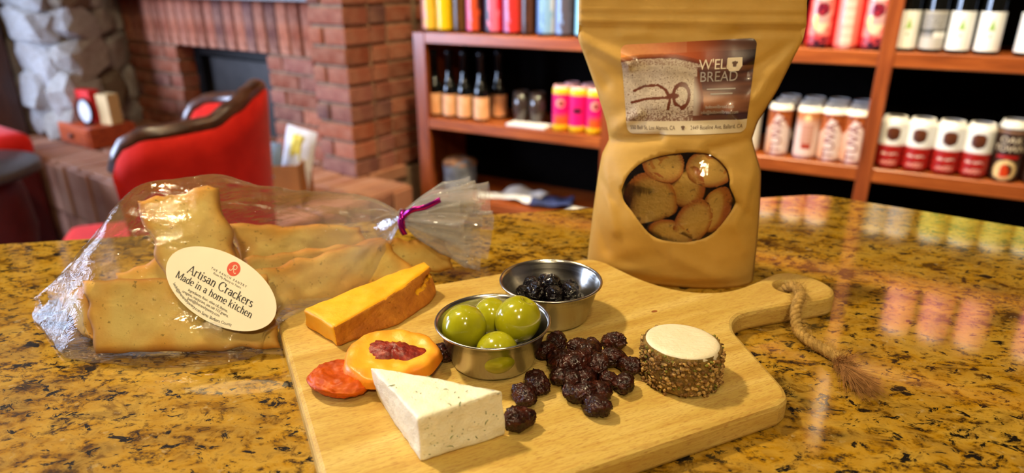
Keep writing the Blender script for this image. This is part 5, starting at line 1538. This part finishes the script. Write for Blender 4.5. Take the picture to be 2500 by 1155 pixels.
CR = [(-.0125, -.0105, .0625, .0190, .0215, .012, .55, (.05, -.35, .25), 'large pale crouton slice at the left of the pouch window'), (-.0060, -.0120, .0905, .0150, .0120, .010, 1, (.1, .35, .2), 'toasted crouton at the upper left of the pouch window'),
      (.0100, -.0060, .0765, .0135, .0165, .010, .6, (.1, 2.8, -.3), 'shaded crouton in the middle of the pouch window'), (.0175, -.0135, .0515, .0115, .0175, .012, .6, (.1, .42, .1), 'narrow upright crouton at the centre bottom of the window'),
      (.0030, -.0140, .0410, .0155, .0105, .010, 1, (-.1, .25, .1), 'crouton lowest in the pouch window'), (.0320, -.0090, .0600, .0095, .0170, .011, 1, (0, .30, -.55), 'orange toasted crouton at the right of the window'),
      (.0270, -.0085, .0890, .0175, .0125, .010, 1, (0, -.1, -.2), 'brown crouton at the upper right of the window'), (-.026, .004, .045, .015, .014, .010, 1, (.2, .3, 1), 'crouton half hidden low at the left inside the pouch'), (.040, .004, .042, .014, .014, .010, 1, (.2, 1.3, .3), 'crouton half hidden low at the right inside the pouch'), (.006, .008, .026, .017, .014, .011, 1, (1.2, .3, .3), 'crouton at the bottom of the pouch behind the paper')]
for i, (x, y, z, rx, rz, th_, cut, rot, lb) in enumerate(CR):
    V, F, Cc = crouton(rx, rz, th_, cut, i * 3.1)
    RM = Matrix.Rotation(rot[2], 3, 'Z') @ Matrix.Rotation(rot[1], 3, 'Y') @ Matrix.Rotation(rot[0], 3, 'X'); c0 = Vector((x, y - .0125, z)); V2 = []
    for q in V:        # keep the bread inside the paper
        q = RM @ q + c0; q.y = max(q.y, pouch_front(q.x, q.z).y + .0030); q.y = min(q.y, pouch_front(q.x, q.z, 0, -1).y - .001); V2.append(q - c0)
    w_ = PM + PE * c0.x - PN * c0.y + Vector((0, 0, z))
    tag(obj('crouton', V2, F, 'crouton', smooth=True, cols=Cc, loc=w_, rot=(0, 0, PROT)), lb, 'crouton', 'croutons inside the pouch')

# ------------------------------------------------------------------ crackers
random.seed(71)
PALE, TOASTED, DEEP = L3(206, 178, 100), L3(200, 146, 50), L3(178, 106, 28)
def cracker(c, th_, amp, seed, name_label):
    TL, TR, BRc, BLc = [Vector(p) for p in c]; nx = max(8, int((TR - TL).length / .0022)); ny = max(8, int((TL - BLc).length / .0022))
    nrm = (TR - TL).cross(BLc - TL).normalized()
    if nrm.y > 0: nrm = -nrm
    V, F, Cc = [], [], []
    for side in (1, -1):
        for j in range(ny + 1):
            for i in range(nx + 1):
                u, t_ = i / nx, j / ny; p = (BLc * (1 - u) + BRc * u) * (1 - t_) + (TL * (1 - u) + TR * u) * t_
                e = min(u * (TR - TL).length, (1 - u) * (TR - TL).length, t_ * (TL - BLc).length, (1 - t_) * (TL - BLc).length)
                wob = Vector((noise.noise(Vector((t_ * 5, seed, 1))), 0, noise.noise(Vector((u * 7, seed, 5))))) * .0035
                p = p + wob * (1 - min(1, e / .012))
                ed = math.sqrt(max(0, 1 - max(0, 1 - e / .004) ** 2))
                h = amp * noise.noise(Vector((p.x * 32 + seed, p.z * 32, p.y * 32))) + .0009 * noise.noise(Vector((p.x * 110, p.z * 110, seed)))
                q = p + nrm * (h + side * th_ / 2 * (ed * .92 + .08)); q.z = max(q.z, .0012); V.append(q)
                n_ = noise.noise(Vector((p.x * 60, p.z * 60, seed + 3))); Cc.append(mixc(mixc(PALE, TOASTED, (1 - e / .013) + n_ * .9 - .1), DEEP, (1 - e / .0045) * .8 + n_ * .3 - .1))
    m = nx + 1; k0 = m * (ny + 1)
    for j in range(ny):
        for i in range(nx):
            q = (j * m + i, j * m + i + 1, (j + 1) * m + i + 1, (j + 1) * m + i); F += [q, tuple(k0 + a for a in q[::-1])]
    rim = [i for i in range(m)] + [j * m + nx for j in range(1, ny + 1)] + [ny * m + i for i in range(nx - 1, -1, -1)] + [j * m for j in range(ny - 1, 0, -1)]
    for a, b in zip(rim, rim[1:] + rim[:1]): F.append((b, a, a + k0, b + k0))
    tag(obj('herb_cracker', V, F, 'cracker', smooth=True, cols=Cc), name_label, 'cracker', 'crackers inside the cellophane bag')
CK = [([(-.2650, .378, .0373), (-.1553, .389, .0363), (-.1400, .355, .0030), (-.2482, .350, .0025)], .0055, .0016, 'large pale cracker at the front left of the cellophane bag'),
      ([(-.1740, .407, .0300), (-.0921, .455, .0346), (-.0640, .447, .0040), (-.1660, .393, .0030)], .0055, .0016, 'large cracker at the right of the bag behind the orange cheese'),
      ([(-.2479, .425, .0749), (-.2018, .445, .0782), (-.1747, .402, .0226), (-.2182, .388, .0243)], .0055, .0012, 'plank shaped cracker standing tallest in the bag'),
      ([(-.2603, .405, .0303), (-.1932, .433, .0471), (-.1719, .405, .0046), (-.2518, .390, .0030)], .0055, .0014, 'cracker leaning behind the front left cracker'),
      ([(-.3030, .406, .0120), (-.2804, .400, .0238), (-.2570, .365, .0030), (-.2680, .372, .0025)], .0060, .0010, 'short cracker poking out at the left end of the bag'),
      ([(-.2054, .462, .0450), (-.1165, .487, .0315), (-.1101, .477, .0040), (-.1983, .448, .0040)], .0055, .0016, 'cracker at the back right of the bag'),
      ([(-.1856, .427, .0310), (-.0973, .467, .0300), (-.0937, .458, .0060), (-.1812, .418, .0060)], .0055, .0024, 'wavy edged cracker between the right hand crackers'),
      ([(-.1058, .466, .0294), (-.0505, .472, .0267), (-.0431, .466, .0040), (-.0969, .459, .0040)], .0060, .0014, 'browned cracker below the tied neck of the bag')]
for i, (c, th_, amp, lb) in enumerate(CK): cracker(c, th_, amp, i * 4.7 + 1, lb)

# ------------------------------------------------------------------ cellophane bag
bag = thing('cellophane_bag', 'clear crinkled cellophane bag of crackers tied with a magenta ribbon', 'bag')
LCn, LEX, LEY = Vector((-.1775, .3715, .0354)), Vector((.03555, -.01365, -.0130)), Vector((.00605, .0148, .01385))
LN = LEX.cross(LEY).normalized()
if LN.y > 0: LN = -LN
STN = [  # x, front bottom y, (mid y, z), (top y, z), back y, floor z
 (-.3230, .404, (.408, .004), (.416, .009), .430, .0008), (-.3120, .392, (.400, .008), (.416, .018), .438, .0008), (-.3000, .382, (.394, .013), (.417, .028), .448, .0008), (-.2750, .358, (.382, .030), (.426, .055), .466, .0008), (-.2560, .346, (.373, .036), (.438, .0775), .476, .0008),
 (-.2300, .341, (.371, .037), (.447, .0795), .486, .0008), (-.2040, .340, (.371, .037), (.453, .0805), .493, .0008), (-.1850, .341, (.3715, .0365), (.463, .0715), .498, .0008), (-.1650, .345, (.375, .0365), (.474, .0640), .501, .0008), (-.1480, .356, (.384, .036), (.477, .0620), .503, .0015),
 (-.1340, .382, (.400, .036), (.478, .0610), .503, .0030), (-.1180, .398, (.412, .035), (.478, .0595), .500, .0020), (-.1040, .420, (.430, .034), (.476, .0560), .494, .0080), (-.0930, .445, (.451, .040), (.473, .0515), .485, .0230), (-.0860, .459, (.462, .0425), (.471, .0485), .479, .0360)]
NV = 96
def section(st):
    x, yf, (ym, zm_), (yt, zt), yb, z0 = st
    pts = [(yf + .004, z0), (yf, z0 + (zm_ - z0) * .22), (ym, zm_), ((ym + yt) / 2 - .004, (zm_ + zt) / 2 + .004), (yt - .006, zt), (yt + .006, zt - .001), ((yt + yb) / 2 + .004, zt * .75 + z0 * .25), (yb, z0 + (zt - z0) * .3), (yb - .004, z0), ((yf + yb) / 2, z0)]
    P = [Vector((0, y, z)) for y, z in pts]; n = len(P); out = []
    per = NV / n
    for k in range(NV):
        f_ = k / per; i = int(f_); t = f_ - i; p0, p1, p2, p3 = P[(i - 1) % n], P[i % n], P[(i + 1) % n], P[(i + 2) % n]
        q = .5 * ((2 * p1) + (p2 - p0) * t + (2 * p0 - 5 * p1 + 4 * p2 - p3) * t * t + (3 * p1 - p0 - 3 * p2 + p3) * t ** 3); q.x = x; out.append(q)
    return out
secs = [section(s_) for s_ in STN]
NECK = Vector((-.0803, .4700, .0440))
def ring(c, ry, rz, wav, ph, x_t=0.0):
    out = []
    for k in range(NV):
        a = -2.35 - 2 * PI * k / NV; w_ = 1 + wav * math.sin(7 * a + ph) + wav * .6 * math.sin(13 * a + ph * 2)
        out.append(Vector((c[0] + x_t * math.cos(a), c[1] + ry * w_ * math.cos(a), c[2] + rz * w_ * math.sin(a))))
    return out
secs += [ring(NECK + Vector((-.002, 0, 0)), .0058, .0062, .18, 0), ring(NECK + Vector((.002, 0, 0)), .0055, .0060, .18, .2), ring(NECK + Vector((.010, 0, -.001)), .009, .011, .28, .5), ring(NECK + Vector((.022, .001, -.003)), .014, .0165, .32, .8), ring(NECK + Vector((.036, .002, -.006)), .018, .0205, .34, 1.1), ring(NECK + Vector((.048, .003, -.009)), .021, .0235, .38, 1.5, .006), ring(NECK + Vector((.056, .004, -.010)), .022, .0250, .40, 1.7, .010)]
# refine along the length
SUB = 6; fine_ = []
for i in range(len(secs) - 1):
    p0, p1, p2, p3 = secs[max(i - 1, 0)], secs[i], secs[i + 1], secs[min(i + 2, len(secs) - 1)]
    for s_ in range(SUB):
        t = s_ / SUB; fine_.append([.5 * ((2 * b) + (c - a) * t + (2 * a - 5 * b + 4 * c - d) * t * t + (3 * b - a - 3 * c + d) * t ** 3) for a, b, c, d in zip(p0, p1, p2, p3)])
fine_.append(secs[-1])
def ridged(p): return 1 - 2 * abs(noise.noise(p))
V, F, Cc = [], [], []
for i, sec in enumerate(fine_):
    cen = sum(sec, Vector()) / NV
    for k, q in enumerate(sec):
        n_ = (q - cen); n_.x = 0; n_ = n_.normalized() if n_.length > 1e-7 else Vector((0, 0, 1))
        nd = abs(q.x - NECK.x); side_ = min(1, nd / .02)
        am = .0022 * side_ if q.x < NECK.x else .0030 * side_
        d_ = am * (.7 * ridged(Vector((q.x * 22, q.y * 40, q.z * 40))) + .5 * ridged(Vector((q.x * 60 + 5, q.y * 75, q.z * 75))) - .4)
        if -.15 < q.x < NECK.x:      # pleats running into the neck
            a = math.atan2(n_.z, n_.y); d_ += .0022 * math.sin(a * 12 + 2 * noise.noise(Vector((q.x * 40, a, 0)))) * min(1, (q.x + .15) / .04) * side_
        p = q + n_ * d_
        rel = p - LCn; lu, lv = rel.dot(LEX) / LEX.length_squared, rel.dot(LEY) / LEY.length_squared
        if lu * lu + lv * lv < 1.35 and abs(rel.dot(LN)) < .02 and n_.y < .3:
            w_ = max(0, min(1, (1.35 - lu * lu - lv * lv) / .3)); p = p - LN * (rel.dot(LN) + .0006) * w_
        p.z = max(p.z, .0006 if p.x < -.15 or p.y > .40 else T + .0008); V.append(p)
        hz = .030 + .05 * max(0, ridged(Vector((q.x * 50, q.y * 60, q.z * 60))) - .5)
        hz += .45 * max(0, min(1, (q.x + .15) / .06)) if q.x < NECK.x else .42
        Cc.append((hz,) * 3)
for i in range(len(fine_) - 1):
    for k in range(NV): F.append((i * NV + k, (i + 1) * NV + k, (i + 1) * NV + (k + 1) % NV, i * NV + (k + 1) % NV))
obj('film', V, F, 'cellophane', bag, True, Cc)
# inner gathered layers of the tail
for s_, ph in ((.50, 2.3), (.30, 4.0)):
    rings = [ring(NECK + Vector((.001, 0, 0)), .004, .0045, .2, ph), ring(NECK + Vector((.014, 0, -.001)), .011 * s_ * 1.4, .016 * s_ * 1.4, .38, ph), ring(NECK + Vector((.030, .001, -.003)), .018 * s_ * 1.3, .027 * s_ * 1.3, .42, ph + .4), ring(NECK + Vector((.050, .003, -.004)), .022 * s_ * 1.2, .036 * s_ * 1.1, .45, ph + .7, .008)]
    V = [p + Vector((0, 0, 0)) * 0 + Vector((0, .002, .002)) * ridged(p * 70) for r_ in rings for p in r_]; V = [Vector((p.x, p.y, max(p.z, .001))) for p in V]
    F = [(i * NV + k, (i + 1) * NV + k, (i + 1) * NV + (k + 1) % NV, i * NV + (k + 1) % NV) for i in range(3) for k in range(NV)]
    obj('gathered_layer', V, F, 'cellophane', bag, True, [(.42,) * 3] * len(V))
# ribbon
def strip(pts, wdir, w, th_=.0002):
    V, F = [], []
    for p, d in zip(pts, wdir): p = Vector(p); d = Vector(d).normalized(); V += [p - d * w / 2, p + d * w / 2]
    for i in range(len(pts) - 1): F.append((i * 2, i * 2 + 1, i * 2 + 3, i * 2 + 2))
    return V, F
rb = [NECK + Vector((0, .0068 * math.cos(2 * PI * k / 40), .0072 * math.sin(2 * PI * k / 40))) for k in range(41)]
rib = obj('ribbon_tie', *strip(rb, [(1, 0, 0)] * 41, .0042), 'ribbon_foil', bag, True)
tp = catmull([NECK + Vector((.001, -.006, .004)), NECK + Vector((.008, -.009, .010)), NECK + Vector((.017, -.009, .012)), NECK + Vector((.024, -.010, .0155)), NECK + Vector((.0290, -.009, .0180))], 6)
o = obj('ribbon_tail', *strip(tp, [(-.25 + .1 * math.sin(i * .4), .2, 1) for i in range(len(tp))], .0040), 'ribbon_foil', bag, True)
tp = catmull([NECK + Vector((-.001, -.0070, .003)), NECK + Vector((-.0005, -.0090, -.003)), NECK + Vector((.002, -.0095, -.009))], 6)
obj('ribbon_tail', *strip(tp, [(1, 0, .3)] * len(tp), .0042), 'ribbon_foil', bag, True)
for o in bag.children:
    if o.name.startswith('ribbon'):
        s_ = o.modifiers.new('foil', 'SOLIDIFY'); s_.thickness = .00015
# oval sticker
def on_st(x, y, off=.0): return LCn + LEX * x + LEY * y + LN * (.0006 + off)
ov = [on_st(math.cos(2 * PI * k / 72), math.sin(2 * PI * k / 72)) for k in range(72)]
ovb = [q - LN * .0003 for q in ov]
stick = obj('oval_sticker', ov + ovb, [tuple(range(72)), tuple(range(143, 71, -1))] + [(k, 72 + k, 72 + (k + 1) % 72, (k + 1) % 72) for k in range(72)], 'sticker_paper', bag)
stick['label'] = 'oval white sticker with printed cracker label'
SA = LEX.length / LEY.length          # to keep lettering undistorted: 1 unit = half the long axis
def st_fn(off): return lambda x, y: on_st(x, y * SA, off)
def st_text(poly, x, y, mat='ink_dark'): map_text('lettering', poly, st_fn(.00015), mat, stick, x, y)
st_text(serif_polys('Artisan Crackers', .186, 'CENTER'), -.01, -.040); st_text(serif_polys('Made in a home kitchen', .152, 'CENTER'), -.045, -.185)
st_text(text_polys('THE RANCH PANTRY', .050, 'CENTER', 1.5), .045, .195); st_text(text_polys('From My Pantry to Yours', .050, 'CENTER', 1.0), .045, .142)
for txt, x, y in (('Ingredients: flour, olive oil, thyme,', -.085, -.258), ('oregano, marjoram, sea salt 112 grams.', -.10, -.316), ('beth@theranchpantry.com', -.10, -.374)): st_text(text_polys(txt, .058, 'CENTER', .95), x, y)
v, f = text_polys('beth@theranchpantry.com Santa Barbara County', .062, 'CENTER', .97)
def along_edge(x, y):      # lettering that follows the lower rim of the sticker
    a_, b_ = .90, .458; an = R(209); step = .004; pos = x + .68; cur = 0.0
    while cur < pos:
        an += step / math.hypot(a_ * math.sin(an), b_ * math.cos(an)); cur += step
    tx, ty = -a_ * math.sin(an), b_ * math.cos(an); L_ = math.hypot(tx, ty); tx /= L_; ty /= L_
    return on_st(a_ * math.cos(an) - ty * y, (b_ * math.sin(an) + tx * y) * SA, .00015)
map_text('lettering', ([(x, y) for x, y in v], f), along_edge, 'ink_dark', stick)
obj('red_seal', [on_st(.055 + .112 * math.cos(2 * PI * k / 32), (.345 + .112 * math.sin(2 * PI * k / 32)) * SA, .0001) for k in range(32)], [tuple(range(32))], 'ink_red', stick)
rp = [arc(.01, .03, .035, .035, 200, -60, 12) + [(-.01, 0)], [(.0, .0), (.03, -.05), (.055, -.06), (.065, -.04)], [(-.005, .05), (-.02, -.03), (-.045, -.05), (-.06, -.03)]]
V, F = [], []
for st in rp:
    for (x0, y0), (x1, y1) in zip(st, st[1:]):
        L_ = math.hypot(x1 - x0, y1 - y0)
        if L_ < 1e-6: continue
        nx, ny = -(y1 - y0) / L_ * .0055, (x1 - x0) / L_ * .0055; n = len(V)
        V += [(x0 + nx, y0 + ny), (x0 - nx, y0 - ny), (x1 - nx, y1 - ny), (x1 + nx, y1 + ny)]; F.append((n, n + 1, n + 2, n + 3))
map_text('seal_monogram', (V, F), st_fn(.0002), 'ink_cream', stick, .055, .345)
